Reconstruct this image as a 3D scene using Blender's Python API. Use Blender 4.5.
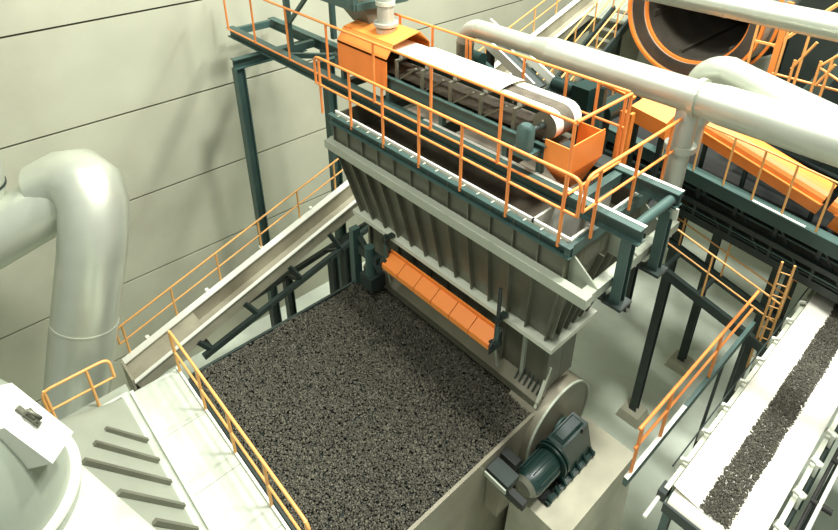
import bpy, bmesh, math, random
import numpy as np
from mathutils import Vector, Matrix, Quaternion

for o in list(bpy.data.objects):
    bpy.data.objects.remove(o, do_unlink=True)
scene = bpy.context.scene
COL = scene.collection
RND = random.Random(7)
CZ = 15.7                                   # camera height above the hall floor

# ------------------------------------------------------------------ camera
cd = bpy.data.cameras.new('camera')
cam = bpy.data.objects.new('camera', cd)
COL.objects.link(cam)
right = Vector((0.67304, 0.73961, 0.0)).normalized()
fwd = Vector((-0.65091, 0.59240, -0.47475)).normalized()
up = right.cross(fwd).normalized()
cam.matrix_world = Matrix(((right.x, up.x, -fwd.x, 0), (right.y, up.y, -fwd.y, 0), (right.z, up.z, -fwd.z, CZ), (0, 0, 0, 1)))
cd.sensor_fit = 'HORIZONTAL'
cd.sensor_width = 36
cd.lens = 599.546 / 838 * 36
cd.shift_y = -(265 - 139.4) / 838
cd.clip_end = 200
scene.camera = cam

# ------------------------------------------------------------------ light
world = bpy.data.worlds.new('world')
scene.world = world
world.use_nodes = True
wb = world.node_tree.nodes['Background']
wb.inputs[0].default_value = (0.94, 1.0, 0.90, 1)
wb.inputs[1].default_value = 0.33
# high-bay hall lamps hanging below the roof, well above the frame
for k, (lx, ly, lw) in enumerate([(-9.0, 1.0, 560), (-9.5, 10.0, 480), (-3.0, 2.0, 560), (-1.5, 8.5, 4300), (-6.0, 18.5, 4600), (3.0, 13.0, 2900)]):
    ld = bpy.data.lights.new('high_bay_lamp', 'AREA')
    ld.shape = 'DISK'
    ld.size = 2.2
    ld.energy = lw
    ld.color = (1.0, 0.99, 0.92)
    lo = bpy.data.objects.new('high_bay_lamp', ld)
    COL.objects.link(lo)
    lo.location = (lx, ly, 21.0 if k < 3 else 28.0)
scene.view_settings.view_transform = 'Standard'
scene.view_settings.look = 'None'
scene.view_settings.exposure = 0.1
scene.view_settings.gamma = 1
scene.view_settings.use_curve_mapping = False


# ------------------------------------------------------------------ materials
def mat(name, color, rough=0.6, metal=0.0, var=0.12, scale=1.5, bump=0.0, bscale=40, dirt=None, dirt_amt=0.0, dscale=0.6):
    m = bpy.data.materials.new(name)
    m.use_nodes = True
    nt = m.node_tree
    N, L = nt.nodes, nt.links
    b = N['Principled BSDF']
    b.inputs['Roughness'].default_value = rough
    b.inputs['Metallic'].default_value = metal
    tc = N.new('ShaderNodeTexCoord')
    nz = N.new('ShaderNodeTexNoise')
    nz.inputs['Scale'].default_value = scale
    nz.inputs['Detail'].default_value = 5
    L.new(tc.outputs['Object'], nz.inputs['Vector'])
    r = N.new('ShaderNodeValToRGB')
    r.color_ramp.elements[0].position = 0.32
    r.color_ramp.elements[1].position = 0.68
    r.color_ramp.elements[0].color = tuple(c * (1 - var) for c in color) + (1,)
    r.color_ramp.elements[1].color = tuple(min(1, c * (1 + var)) for c in color) + (1,)
    L.new(nz.outputs['Fac'], r.inputs['Fac'])
    out = r.outputs['Color']
    if dirt:
        n2 = N.new('ShaderNodeTexNoise')
        n2.inputs['Scale'].default_value = dscale
        n2.inputs['Detail'].default_value = 7
        n2.inputs['Roughness'].default_value = 0.65
        L.new(tc.outputs['Object'], n2.inputs['Vector'])
        r2 = N.new('ShaderNodeValToRGB')
        r2.color_ramp.elements[0].position = 0.45
        r2.color_ramp.elements[1].position = 0.75
        r2.color_ramp.elements[0].color = (0, 0, 0, 1)
        r2.color_ramp.elements[1].color = (dirt_amt,) * 3 + (1,)
        L.new(n2.outputs['Fac'], r2.inputs['Fac'])
        mx = N.new('ShaderNodeMixRGB')
        mx.inputs[2].default_value = tuple(dirt) + (1,)
        L.new(r2.outputs['Color'], mx.inputs[0])
        L.new(out, mx.inputs[1])
        out = mx.outputs[0]
    L.new(out, b.inputs['Base Color'])
    if bump:
        n3 = N.new('ShaderNodeTexNoise')
        n3.inputs['Scale'].default_value = bscale
        L.new(tc.outputs['Object'], n3.inputs['Vector'])
        bp = N.new('ShaderNodeBump')
        bp.inputs['Strength'].default_value = bump
        bp.inputs['Distance'].default_value = 0.02
        L.new(n3.outputs['Fac'], bp.inputs['Height'])
        L.new(bp.outputs['Normal'], b.inputs['Normal'])
    return m


M = dict(
    wall=mat('wall_concrete', (0.475, 0.49, 0.37), 0.85, var=0.09, scale=0.35, dirt=(0.33, 0.31, 0.235), dirt_amt=0.75, dscale=0.13),
    wallgap=mat('wall_joint', (0.05, 0.05, 0.035), 0.9),
    floor=mat('floor_paint', (0.74, 0.82, 0.69), 0.45, var=0.08, scale=0.5, dirt=(0.33, 0.35, 0.27), dirt_amt=0.5, dscale=0.35),
    conc=mat('plinth_concrete', (0.46, 0.45, 0.34), 0.9, var=0.14, scale=1.2, bump=0.2),
    teal=mat('teal_steel', (0.050, 0.100, 0.088), 0.45, var=0.15),
    dark=mat('dark_steel', (0.022, 0.036, 0.031), 0.5, var=0.2),
    black=mat('black_steel', (0.012, 0.016, 0.014), 0.5, var=0.2),
    hopper=mat('hopper_sheet', (0.165, 0.17, 0.125), 0.42, 0.25, var=0.15, scale=1.1, dirt=(0.10, 0.095, 0.065), dirt_amt=0.7, dscale=0.9),
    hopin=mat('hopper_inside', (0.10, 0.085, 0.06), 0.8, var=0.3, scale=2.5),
    pale=mat('pale_beam', (0.60, 0.64, 0.52), 0.5, var=0.06),
    beam=mat('hopper_beam', (0.40, 0.44, 0.35), 0.45, 0.1, var=0.08),
    skin=mat('strand_sheet', (0.24, 0.225, 0.165), 0.4, 0.3, var=0.15),
    white=mat('white_flange', (0.82, 0.84, 0.74), 0.45, var=0.04),
    plate=mat('pale_plate', (0.52, 0.57, 0.48), 0.5, var=0.07, scale=1.0, dirt=(0.30, 0.32, 0.25), dirt_amt=0.7, dscale=1.1),
    hood=mat('hood_sheet', (0.32, 0.35, 0.28), 0.45, 0.1, var=0.08, scale=0.8),
    domeg=mat('dome_paint', (0.30, 0.34, 0.27), 0.5, var=0.15, scale=0.9),
    duct=mat('duct_sheet', (0.56, 0.60, 0.50), 0.33, 0.5, var=0.06, scale=1.3),
    ductd=mat('duct_grey', (0.50, 0.53, 0.45), 0.36, 0.3, var=0.08, scale=1.3),
    orange=mat('orange_paint', (0.92, 0.27, 0.045), 0.45, var=0.06),
    amber=mat('amber_paint', (0.93, 0.31, 0.06), 0.45, var=0.06),
    rail=mat('orange_rail', (0.90, 0.30, 0.07), 0.4, var=0.08),
    yrail=mat('yellow_rail', (0.80, 0.42, 0.13), 0.4, var=0.08),
    tan=mat('trough_sheet', (0.40, 0.38, 0.28), 0.6, var=0.12, dirt=(0.16, 0.14, 0.09), dirt_amt=0.8),  # shadow inside the trough is put into this darkened tone
    belt=mat('belt_pale', (0.86, 0.85, 0.74), 0.6, var=0.05),
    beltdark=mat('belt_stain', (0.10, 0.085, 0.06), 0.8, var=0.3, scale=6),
    greenm=mat('machine_green', (0.010, 0.032, 0.027), 0.35, var=0.12),
    rubber=mat('rubber', (0.015, 0.015, 0.013), 0.7),
    drumin=mat('drum_inside', (0.06, 0.053, 0.04), 0.6, var=0.3),
)


def pellet_mat():
    m = bpy.data.materials.new('ore_pellets')
    m.use_nodes = True
    N, L = m.node_tree.nodes, m.node_tree.links
    b = N['Principled BSDF']
    b.inputs['Roughness'].default_value = 0.7
    at = N.new('ShaderNodeAttribute')
    at.attribute_name = 'shade'
    r = N.new('ShaderNodeValToRGB')
    r.color_ramp.elements[0].color = (0.045, 0.043, 0.030, 1)
    r.color_ramp.elements[1].color = (0.15, 0.145, 0.105, 1)
    e = r.color_ramp.elements.new(0.6)
    e.color = (0.072, 0.069, 0.049, 1)
    L.new(at.outputs['Fac'], r.inputs['Fac'])
    L.new(r.outputs['Color'], b.inputs['Base Color'])
    return m


M['pellet'] = pellet_mat()


# ------------------------------------------------------------------ mesh helpers
class MB:
    def __init__(s):
        s.v = []
        s.f = []
        s.sm = []

    def add(s, vs, fs, smooth=False):
        n = len(s.v)
        s.v += [tuple(v) for v in vs]
        s.f += [tuple(i + n for i in f) for f in fs]
        s.sm += [smooth] * len(fs)
        return s

    def hexa(s, p):                       # 8 points: bottom ring 0-3, top ring 4-7
        return s.add(p, [(0, 3, 2, 1), (4, 5, 6, 7), (0, 1, 5, 4), (1, 2, 6, 5), (2, 3, 7, 6), (3, 0, 4, 7)])

    def box(s, x0, x1, y0, y1, z0, z1):
        return s.hexa([(x0, y0, z0), (x1, y0, z0), (x1, y1, z0), (x0, y1, z0), (x0, y0, z1), (x1, y0, z1), (x1, y1, z1), (x0, y1, z1)])

    def frame(s, a, b, upv=(0, 0, 1)):
        a, b = Vector(a), Vector(b)
        d = (b - a).normalized()
        u = Vector(upv)
        if abs(d.dot(u)) > 0.98:
            u = Vector((0, 1, 0))
        w = d.cross(u).normalized()
        u = w.cross(d).normalized()
        return a, b, w, u

    def extrude(s, a, b, prof, upv=(0, 0, 1), caps=True):   # prof: list of (side, up)
        a, b, w, u = s.frame(a, b, upv)
        n = len(prof)
        vs = [a + w * x + u * y for x, y in prof] + [b + w * x + u * y for x, y in prof]
        fs = [(i, (i + 1) % n, n + (i + 1) % n, n + i) for i in range(n)]
        if caps:
            fs += [tuple(range(n))[::-1], tuple(range(n, 2 * n))]
        return s.add(vs, fs)

    def bar(s, a, b, w, h, upv=(0, 0, 1)):
        return s.extrude(a, b, [(-w / 2, -h / 2), (w / 2, -h / 2), (w / 2, h / 2), (-w / 2, h / 2)], upv)

    def ibeam(s, a, b, w, h, t=0.025, upv=(0, 0, 1)):
        k = t * 0.6
        p = [(-w / 2, -h / 2), (w / 2, -h / 2), (w / 2, -h / 2 + t), (k, -h / 2 + t), (k, h / 2 - t), (w / 2, h / 2 - t), (w / 2, h / 2),
             (-w / 2, h / 2), (-w / 2, h / 2 - t), (-k, h / 2 - t), (-k, -h / 2 + t), (-w / 2, -h / 2 + t)]
        return s.extrude(a, b, p, upv)

    def channel(s, a, b, w, h, t=0.02, upv=(0, 0, 1), flip=1):
        f = flip
        p = [(0, -h / 2), (f * w, -h / 2), (f * w, -h / 2 + t), (f * t, -h / 2 + t), (f * t, h / 2 - t), (f * w, h / 2 - t), (f * w, h / 2), (0, h / 2)]
        if f < 0:
            p = p[::-1]
        return s.extrude(a, b, p, upv)

    def tube(s, pts, r, seg=12, caps=True):
        pts = [Vector(p) for p in pts]
        n = len(pts)
        rs = r if isinstance(r, (list, tuple)) else [r] * n
        tg = []
        for i in range(n):
            t = (pts[min(i + 1, n - 1)] - pts[max(i - 1, 0)])
            if 0 < i < n - 1:
                t = (pts[i] - pts[i - 1]).normalized() + (pts[i + 1] - pts[i]).normalized()
            tg.append(t.normalized())
        ref = Vector((0, 0, 1)) if abs(tg[0].z) < 0.9 else Vector((1, 0, 0))
        u = (ref - tg[0] * ref.dot(tg[0])).normalized()
        vs = []
        for i in range(n):
            if i:
                u = (u - tg[i] * u.dot(tg[i])).normalized()
            w = tg[i].cross(u)
            k = 1.0
            if 0 < i < n - 1:
                c = (pts[i] - pts[i - 1]).normalized().dot(tg[i])
                k = 1 / max(c, 0.5)
            for j in range(seg):
                a = 2 * math.pi * j / seg
                vs.append(pts[i] + (u * math.cos(a) + w * math.sin(a)) * rs[i] * (k if k < 1.1 else 1.05))
        fs = []
        for i in range(n - 1):
            for j in range(seg):
                fs.append((i * seg + j, i * seg + (j + 1) % seg, (i + 1) * seg + (j + 1) % seg, (i + 1) * seg + j))
        s.add(vs, fs, True)
        if caps:
            s.add(vs[:seg], [tuple(range(seg))[::-1]])
            s.add(vs[-seg:], [tuple(range(seg))])
        return s

    def cyl(s, a, b, r, seg=20):
        return s.tube([a, b], r, seg)

    def ring(s, c, axis, r0, r1, w, seg=32):       # flat annulus of width w along axis
        ax = Vector(axis).normalized()
        c = Vector(c)
        ref = Vector((0, 0, 1)) if abs(ax.z) < 0.9 else Vector((1, 0, 0))
        u = (ref - ax * ref.dot(ax)).normalized()
        q = ax.cross(u)
        vs = []
        for j in range(seg):
            a = 2 * math.pi * j / seg
            d = u * math.cos(a) + q * math.sin(a)
            for rr, ww in ((r0, -w / 2), (r1, -w / 2), (r1, w / 2), (r0, w / 2)):
                vs.append(c + d * rr + ax * ww)
        fs = []
        for j in range(seg):
            k = (j + 1) % seg
            for e in range(4):
                g = (e + 1) % 4
                fs.append((j * 4 + e, k * 4 + e, k * 4 + g, j * 4 + g))
        return s.add(vs, fs)

    def poly(s, pts, thick, n=None):               # flat polygon given thickness along its normal
        pts = [Vector(p) for p in pts]
        if n is None:
            n = (pts[1] - pts[0]).cross(pts[2] - pts[0]).normalized()
        n = Vector(n) * thick
        k = len(pts)
        return s.add(pts + [p + n for p in pts], [tuple(range(k))[::-1], tuple(range(k, 2 * k))] + [(i, (i + 1) % k, k + (i + 1) % k, k + i) for i in range(k)])

    def mesh(s, name, off=(0, 0, 0)):
        me = bpy.data.meshes.new(name)
        ox, oy, oz = off
        me.from_pydata([(x - ox, y - oy, z - oz) for x, y, z in s.v], [], s.f)
        me.polygons.foreach_set('use_smooth', s.sm)
        bm = bmesh.new()
        bm.from_mesh(me)
        bmesh.ops.recalc_face_normals(bm, faces=bm.faces)
        bm.to_mesh(me)
        bm.free()
        me.update()
        return me


def link(name, me, m, parent=None, loc=(0, 0, 0)):
    o = bpy.data.objects.new(name, me)
    COL.objects.link(o)
    o.location = loc
    if m and not me.materials:
        me.materials.append(M[m])
    if parent is not None:
        o.parent = parent
    return o


class Thing:
    def __init__(s, name, label, cat, loc, group=None, kind=None):
        s.loc = loc
        s.o = bpy.data.objects.new(name, None)
        s.o.empty_display_size = 0.2
        COL.objects.link(s.o)
        s.o.location = loc
        s.o['label'] = label
        s.o['category'] = cat
        if group:
            s.o['group'] = group
        if kind:
            s.o['kind'] = kind

    def part(s, name, mb, m, parent=None, label=None):
        o = link(name, mb.mesh(name, s.loc), m, parent or s.o)
        if label:
            o['label'] = label
        return o

    def inst(s, name, me, m, loc, parent=None, rot=None):     # shared mesh, world location
        o = link(name, me, m, parent or s.o, tuple(a - b for a, b in zip(loc, s.loc)))
        if rot:
            o.rotation_euler = rot
        return o


def single(name, mb, m, label, cat, loc, kind=None, group=None):
    o = link(name, mb.mesh(name, loc), m, None, loc)
    if label:
        o['label'] = label
    if cat:
        o['category'] = cat
    if kind:
        o['kind'] = kind
    if group:
        o['group'] = group
    return o


def arc(c, u, v, r, a0, a1, n):
    c, u, v = Vector(c), Vector(u), Vector(v)
    return [c + (u * math.cos(a0 + (a1 - a0) * i / n) + v * math.sin(a0 + (a1 - a0) * i / n)) * r for i in range(n + 1)]


POSTS = {}


def post_mesh(h, r):
    k = (round(h, 3), r)
    if k not in POSTS:
        POSTS[k] = MB().cyl((0, 0, 0), (0, 0, h), r, 8).mesh('post')
    return POSTS[k].copy() if False else POSTS[k]


def fillet(path, rad, n=4):
    path = [Vector(p) for p in path]
    out = [path[0]]
    for a, b, c in zip(path[:-2], path[1:-1], path[2:]):
        u, v = (a - b), (c - b)
        k = min(rad, u.length * 0.45, v.length * 0.45)
        p, q = b + u.normalized() * k, b + v.normalized() * k
        for i in range(n + 1):
            f = i / n
            out.append(p * (1 - f) ** 2 + b * 2 * f * (1 - f) + q * f * f)
    out.append(path[-1])
    return out


def railing(name, label, base, h, posts, m='rail', levels=(0.5,), r=0.027, close=False, toe=False):
    """base: polyline of foot points; posts: list of foot points."""
    t = Thing(name, label, 'railing', tuple(base[0]))
    topn = [Vector(p) + Vector((0, 0, h)) for p in base]
    path = list(topn)
    if close:                                  # rounded return ends down to the mid rail
        l0 = levels[0]
        e0 = [Vector(base[0]) + Vector((0, 0, h * l0))]
        e1 = [Vector(base[-1]) + Vector((0, 0, h * l0))]
        path = fillet(e0 + topn + e1, 0.16)
    t.part('top_rail', MB().tube(path, r, 8), m)
    for l in levels:
        t.part('mid_rail', MB().tube([Vector(p) + Vector((0, 0, h * l)) for p in base], r * 0.85, 8), m)
    for p in posts:
        key = (round(h, 3), r, m)
        if key not in POSTS:
            POSTS[key] = MB().cyl((0, 0, 0), (0, 0, h), r, 8).mesh('post')
        t.inst('post', POSTS[key], m, tuple(p))
    if toe:
        for a, b in zip(base[:-1], base[1:]):
            t.part('toe_board', MB().bar(Vector(a) + Vector((0, 0, 0.07)), Vector(b) + Vector((0, 0, 0.07)), 0.012, 0.12), m)
    return t


def lerp(a, b, t):
    return tuple(x + (y - x) * t for x, y in zip(a, b))


# ================================================================== SETTING
fl = single('floor', MB().box(-15.4, 9, -9, 30, -0.2, 0.0), 'floor', 'pale green painted hall floor', None, (-3, 10, 0), kind='structure')
wl = single('wall_left', MB().box(-15.75, -15.5, -9, 30, 0, 16.4), 'wallgap', 'pale concrete panel wall with dark horizontal joints', None, (-15.6, 10, 0), kind='structure')
PJ = [0.0, 1.42, 3.93, 6.45, 8.95, 11.45, 13.95, 16.4]
for a, b in zip(PJ[:-1], PJ[1:]):
    me = MB().box(-15.5, -15.38, -9, 30, a + 0.028, b - 0.028).mesh('wall_panel', (-15.6, 10, 0))
    link('wall_panel', me, 'wall', wl)
wb_ = single('wall_back', MB().box(-15.5, 9, 30, 30.3, 0, 16.4), 'wall', 'far concrete hall wall', None, (-3, 30, 0), kind='structure')

# ================================================================== STRAND
SZ = 6.2                                   # top of the pellet layer
XL, XR = -8.9, -3.92
t = Thing('grate_strand', 'travelling grate machine carrying the dark pellet layer under the hopper', 'machine', (-6.4, 4.5, 0))
t.part('deck', MB().box(XL + 0.05, XR - 0.05, 2.12, 7.0, 5.85, 6.08), 'dark')
t.part('side_plate', MB().box(XR - 0.03, XR + 0.03, 2.12, 6.62, 2.2, 6.2), 'skin')
t.part('side_plate', MB().box(XL - 0.04, XL + 0.02, 2.12, 6.62, 4.9, 6.2), 'dark')
t.part('head_drum', MB().tube([(-8.7, 7.0, 5.2), (-3.86, 7.0, 5.2)], 0.8, 40), 'skin')
t.part('drum_disc', MB().tube([(-4.5, 7.0, 5.48), (-3.74, 7.0, 5.48)], 0.96, 56), 'skin')
t.part('drum_rim', MB().ring((-3.74, 7.0, 5.48), (1, 0, 0), 0.93, 0.97, 0.04, 56), 'beam')
t.part('drum_hub', MB().tube([(-3.72, 7.0, 5.48), (-3.68, 7.0, 5.48)], 0.2, 20), 'teal')
t.part('side_stringer', MB().ibeam((XR - 0.25, 2.2, 4.9), (XR - 0.25, 6.2, 4.9), 0.2, 0.4), 'teal')
t.part('side_stringer', MB().ibeam((XL + 0.25, 2.2, 4.9), (XL + 0.25, 6.2, 4.9), 0.2, 0.4), 'teal')
legm = MB().ibeam((0, 0, 0), (0, 0, 4.7), 0.28, 0.28, upv=(0, 1, 0)).mesh('leg')
for x in (XL + 0.25, XR - 0.25):
    for y in (2.6, 5.9):
        t.inst('leg', legm, 'teal', (x, y, 0))
t.part('end_plate', MB().box(XL, XR, 2.08, 2.12, 4.9, 6.15), 'dark')


def grains(name, label, x0, x1, y0, y1, zfun, n, r, loc, xfun=None):
    rng = np.random.default_rng(5)
    base = np.array([(1, 0, 0), (-1, 0, 0), (0, 1, 0), (0, -1, 0), (0, 0, 1), (0, 0, -1)], float)
    tri = np.array([(0, 2, 4), (2, 1, 4), (1, 3, 4), (3, 0, 4), (2, 0, 5), (1, 2, 5), (3, 1, 5), (0, 3, 5)])
    x = rng.uniform(x0, x1, n)
    y = rng.uniform(y0, y1, n)
    z = zfun(x, y) + rng.uniform(-0.6, 0.5, n) * r
    if xfun is not None:
        x = xfun(x, y, rng)
    q = rng.normal(size=(n, 4))
    q /= np.linalg.norm(q, axis=1)[:, None]
    w, a, b, c = q.T
    Rm = np.stack([1 - 2 * (b * b + c * c), 2 * (a * b - c * w), 2 * (a * c + b * w), 2 * (a * b + c * w), 1 - 2 * (a * a + c * c), 2 * (b * c - a * w),
                   2 * (a * c - b * w), 2 * (b * c + a * w), 1 - 2 * (a * a + b * b)], 1).reshape(n, 3, 3)
    s = r * rng.uniform(0.65, 1.35, n)
    sc = rng.uniform(0.75, 1.2, (n, 6))
    V = np.einsum('nij,nkj->nki', Rm, base[None] * sc[:, :, None]) * s[:, None, None]
    V += np.stack([x - loc[0], y - loc[1], z - loc[2]], 1)[:, None, :]
    F = (tri[None] + (np.arange(n) * 6)[:, None, None]).reshape(-1)
    me = bpy.data.meshes.new(name)
    me.vertices.add(n * 6)
    me.vertices.foreach_set('co', V.reshape(-1).astype(np.float32))
    me.loops.add(len(F))
    me.loops.foreach_set('vertex_index', F.astype(np.int32))
    me.polygons.add(n * 8)
    me.polygons.foreach_set('loop_start', (np.arange(n * 8) * 3).astype(np.int32))
    me.polygons.foreach_set('loop_total', np.full(n * 8, 3, np.int32))
    me.update(calc_edges=True)
    at = me.attributes.new('shade', 'FLOAT', 'POINT')
    at.data.foreach_set('value', np.repeat(rng.uniform(0, 1, n) ** 1.6, 6).astype(np.float32))
    o = link(name, me, 'pellet', None, loc)
    o['label'] = label
    o['category'] = 'pellets'
    o['kind'] = 'stuff'
    return o


def bedz(x, y):
    return SZ - 0.04 + 0.03 * np.sin(x * 3.1 + 1.3 * np.sin(y * 1.7)) * np.cos(y * 2.3) + 0.012 * np.sin(x * 11 + y * 7)


grains('pellet_bed', 'dark grey layer of ore pellets spread across the wide grate', XL + 0.03, XR - 0.03, 2.14, 6.66, bedz, 46000, 0.022, (-6.4, 4.4, 6.1))

# ================================================================== HOPPER
HX0, HX1 = -9.42, -3.62
HY0, HY1 = 6.2, 8.55
t = Thing('feed_hopper', 'large ribbed steel feed hopper standing over the pellet layer', 'hopper', (-6.5, 7.3, 6.2))
XR_ = [HX0 + (HX1 - HX0) * i / 12 for i in range(13)]
BX0, BX1, BY0, BY1 = -9.0, -3.95, 6.52, 7.55     # bottom of the taper
XB = [BX0 + (BX1 - BX0) * i / 12 for i in range(13)]
ZT, ZR, ZB = 10.3, 9.62, 7.95
for i in range(12):                                    # front: upright panel above the ring beam, leaning panel below
    a, b = XR_[i], XR_[i + 1]
    t.part('panel', MB().box(a + 0.004, b - 0.004, HY0, HY0 + 0.03, ZR, ZT), 'hopper')
    c, d = XB[i], XB[i + 1]
    t.part('panel', MB().poly([(a + 0.004, HY0 + 0.02, ZR), (b - 0.004, HY0 + 0.02, ZR), (d - 0.004, BY0, ZB), (c + 0.004, BY0, ZB)], 0.03, (0, 1, 0)), 'hopper')
for i in range(13):
    a, c = XR_[i], XB[i]
    t.part('rib', MB().box(a - 0.012, a + 0.012, HY0 - 0.05, HY0 + 0.0, ZR, ZT), 'hopper')
    t.part('rib', MB().add([(a - 0.012, HY0 + 0.02, ZR), (a - 0.012, HY0 - 0.09, ZR), (c - 0.012, BY0 - 0.09, ZB), (c - 0.012, BY0, ZB),
                            (a + 0.012, HY0 + 0.02, ZR), (a + 0.012, HY0 - 0.09, ZR), (c + 0.012, BY0 - 0.09, ZB), (c + 0.012, BY0, ZB)],
                           [(0, 1, 2, 3), (7, 6, 5, 4), (0, 4, 5, 1), (1, 5, 6, 2), (2, 6, 7, 3), (3, 7, 4, 0)]), 'hopper')
YE = [HY0 + (HY1 - HY0) * i / 5 for i in range(6)]
YB = [BY0 + (BY1 - BY0) * i / 5 for i in range(6)]
for sx, hx, bx in ((1, HX1, BX1), (-1, HX0, BX0)):     # end faces
    for i in range(5):
        x0, x1 = sorted((hx, hx - sx * 0.03))
        t.part('panel', MB().box(x0, x1, YE[i] + 0.004, YE[i + 1] - 0.004, ZR, ZT), 'hopper')
        t.part('panel', MB().poly([(hx, YE[i] + 0.004, ZR), (hx, YE[i + 1] - 0.004, ZR), (bx, YB[i + 1] - 0.004, ZB), (bx, YB[i] + 0.004, ZB)], 0.03, (-sx, 0, 0)), 'hopper')
    for i in range(6):
        e = 0.1 * sx
        t.part('rib', MB().add([(hx, YE[i] - 0.012, ZR), (hx + e, YE[i] - 0.012, ZR), (bx + e, YB[i] - 0.012, ZB), (bx, YB[i] - 0.012, ZB),
                                (hx, YE[i] + 0.012, ZR), (hx + e, YE[i] + 0.012, ZR), (bx + e, YB[i] + 0.012, ZB), (bx, YB[i] + 0.012, ZB)],
                               [(0, 1, 2, 3), (7, 6, 5, 4), (0, 4, 5, 1), (1, 5, 6, 2), (2, 6, 7, 3), (3, 7, 4, 0)]), 'hopper')
t.part('back_panel', MB().box(HX0, HX1, HY1 - 0.03, HY1, ZR, ZT), 'hopin')
t.part('back_panel', MB().poly([(HX0, HY1, ZR), (HX1, HY1, ZR), (BX1, BY1, ZB), (BX0, BY1, ZB)], 0.03, (0, -1, 0)), 'hopin')
t.part('divider', MB().box(-4.32, -4.28, HY0 + 0.03, HY1 - 0.03, 9.3, 10.36), 'white')
t.part('charge', MB().box(HX0 + 0.06, -4.34, HY0 + 0.06, HY1 - 0.06, 9.62, 9.8), 'hopin', label='dark ore filling inside the hopper')
t.part('rim_beam', MB().channel((HX0 - 0.05, HY0 - 0.02, 10.22), (HX1 + 0.1, HY0 - 0.02, 10.22), 0.1, 0.2, upv=(0, 0, 1), flip=1), 'teal')
t.part('rim_beam', MB().box(HX1 + 0.0, HX1 + 0.08, HY0 - 0.1, HY1 + 0.05, 10.12, 10.32), 'teal')
t.part('rim_edge', MB().box(HX0, HX1 + 0.02, HY0 + 0.03, HY0 + 0.07, 10.3, 10.36), 'white', label='white top edge of the hopper')
t.part('rim_edge', MB().box(HX1 - 0.03, HX1 + 0.01, HY0 + 0.07, HY1, 10.3, 10.36), 'white')
for i in range(18):
    x = -9.2 + i * 0.32
    t.part('lug', MB().box(x - 0.012, x + 0.012, HY0 - 0.07, HY0 + 0.0, 10.325, 10.335), 'pale')
# ring beam: front, right end, left end
RZ = 9.62
t.part('ring_beam', MB().bar((-9.55, 6.07, RZ), (-3.1, 6.07, RZ), 0.16, 0.18), 'beam')
t.part('ring_beam', MB().bar((-3.2, 6.15, RZ), (-3.2, 8.75, RZ), 0.16, 0.18), 'beam')
t.part('ring_beam', MB().bar((-9.5, 6.15, RZ), (-9.5, 8.75, RZ), 0.16, 0.18), 'beam')
for y in (6.3, 7.4, 8.3):
    t.part('gusset', MB().poly([(-3.62, y, 10.1), (-3.62, y, 9.5), (-3.12, y, 9.5), (-3.12, y, 9.72)], 0.03, (0, 1, 0)), 'beam')
# lower shelf beam
t.part('shelf_beam', MB().add([(-9.2, 6.36, 7.84), (-3.74, 6.36, 7.84), (-3.74, 6.62, 7.84), (-9.2, 6.62, 7.84), (-9.2, 6.36, 7.93), (-3.74, 6.36, 7.93), (-3.74, 6.62, 7.96), (-9.2, 6.62, 7.96)],
                              [(0, 3, 2, 1), (4, 5, 6, 7), (0, 1, 5, 4), (1, 2, 6, 5), (2, 3, 7, 6), (3, 0, 4, 7)]), 'pale')
t.part('shelf_beam', MB().box(-3.95, -3.74, 6.62, 7.7, 7.84, 7.94), 'pale')
t.part('shelf_beam', MB().box(-9.2, -9.0, 6.62, 7.7, 7.72, 7.95), 'pale')
# lower chute down to the pellets
for i in range(10):
    x0 = -8.95 + i * 0.5
    t.part('chute_panel', MB().box(x0 + 0.005, x0 + 0.495, 6.66, 6.7, 6.5, 7.84), 'hopper')
for i in range(11):
    x0 = -8.95 + i * 0.5
    t.part('chute_post', MB().box(x0 - 0.035, x0 + 0.035, 6.60, 6.66, 6.35, 7.84), 'beam' if i == 9 else 'hopper')
for y0 in (6.7, 7.1):
    t.part('chute_panel', MB().box(-3.99, -3.95, y0 + 0.005, y0 + 0.395, 6.5, 7.84), 'hopper')
t.part('lip_beam', MB().box(-9.0, -3.9, 6.42, 6.58, 6.26, 6.4), 'hopper')
t.part('lip_plate', MB().poly([(-9.0, 6.44, 6.4), (-3.9, 6.44, 6.4), (-3.9, 6.66, 6.58), (-9.0, 6.66, 6.58)], 0.02), 'skin')
for i in range(6):
    x0 = -4.5 + i * 0.1
    t.part('tine', MB().bar((x0, 6.68, 6.72), (x0, 6.50, 6.50), 0.025, 0.03), 'dark')
t.part('end_bar', MB().bar((-3.93, 6.42, 6.3), (-3.93, 6.72, 7.1), 0.05, 0.06), 'pale')

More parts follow.
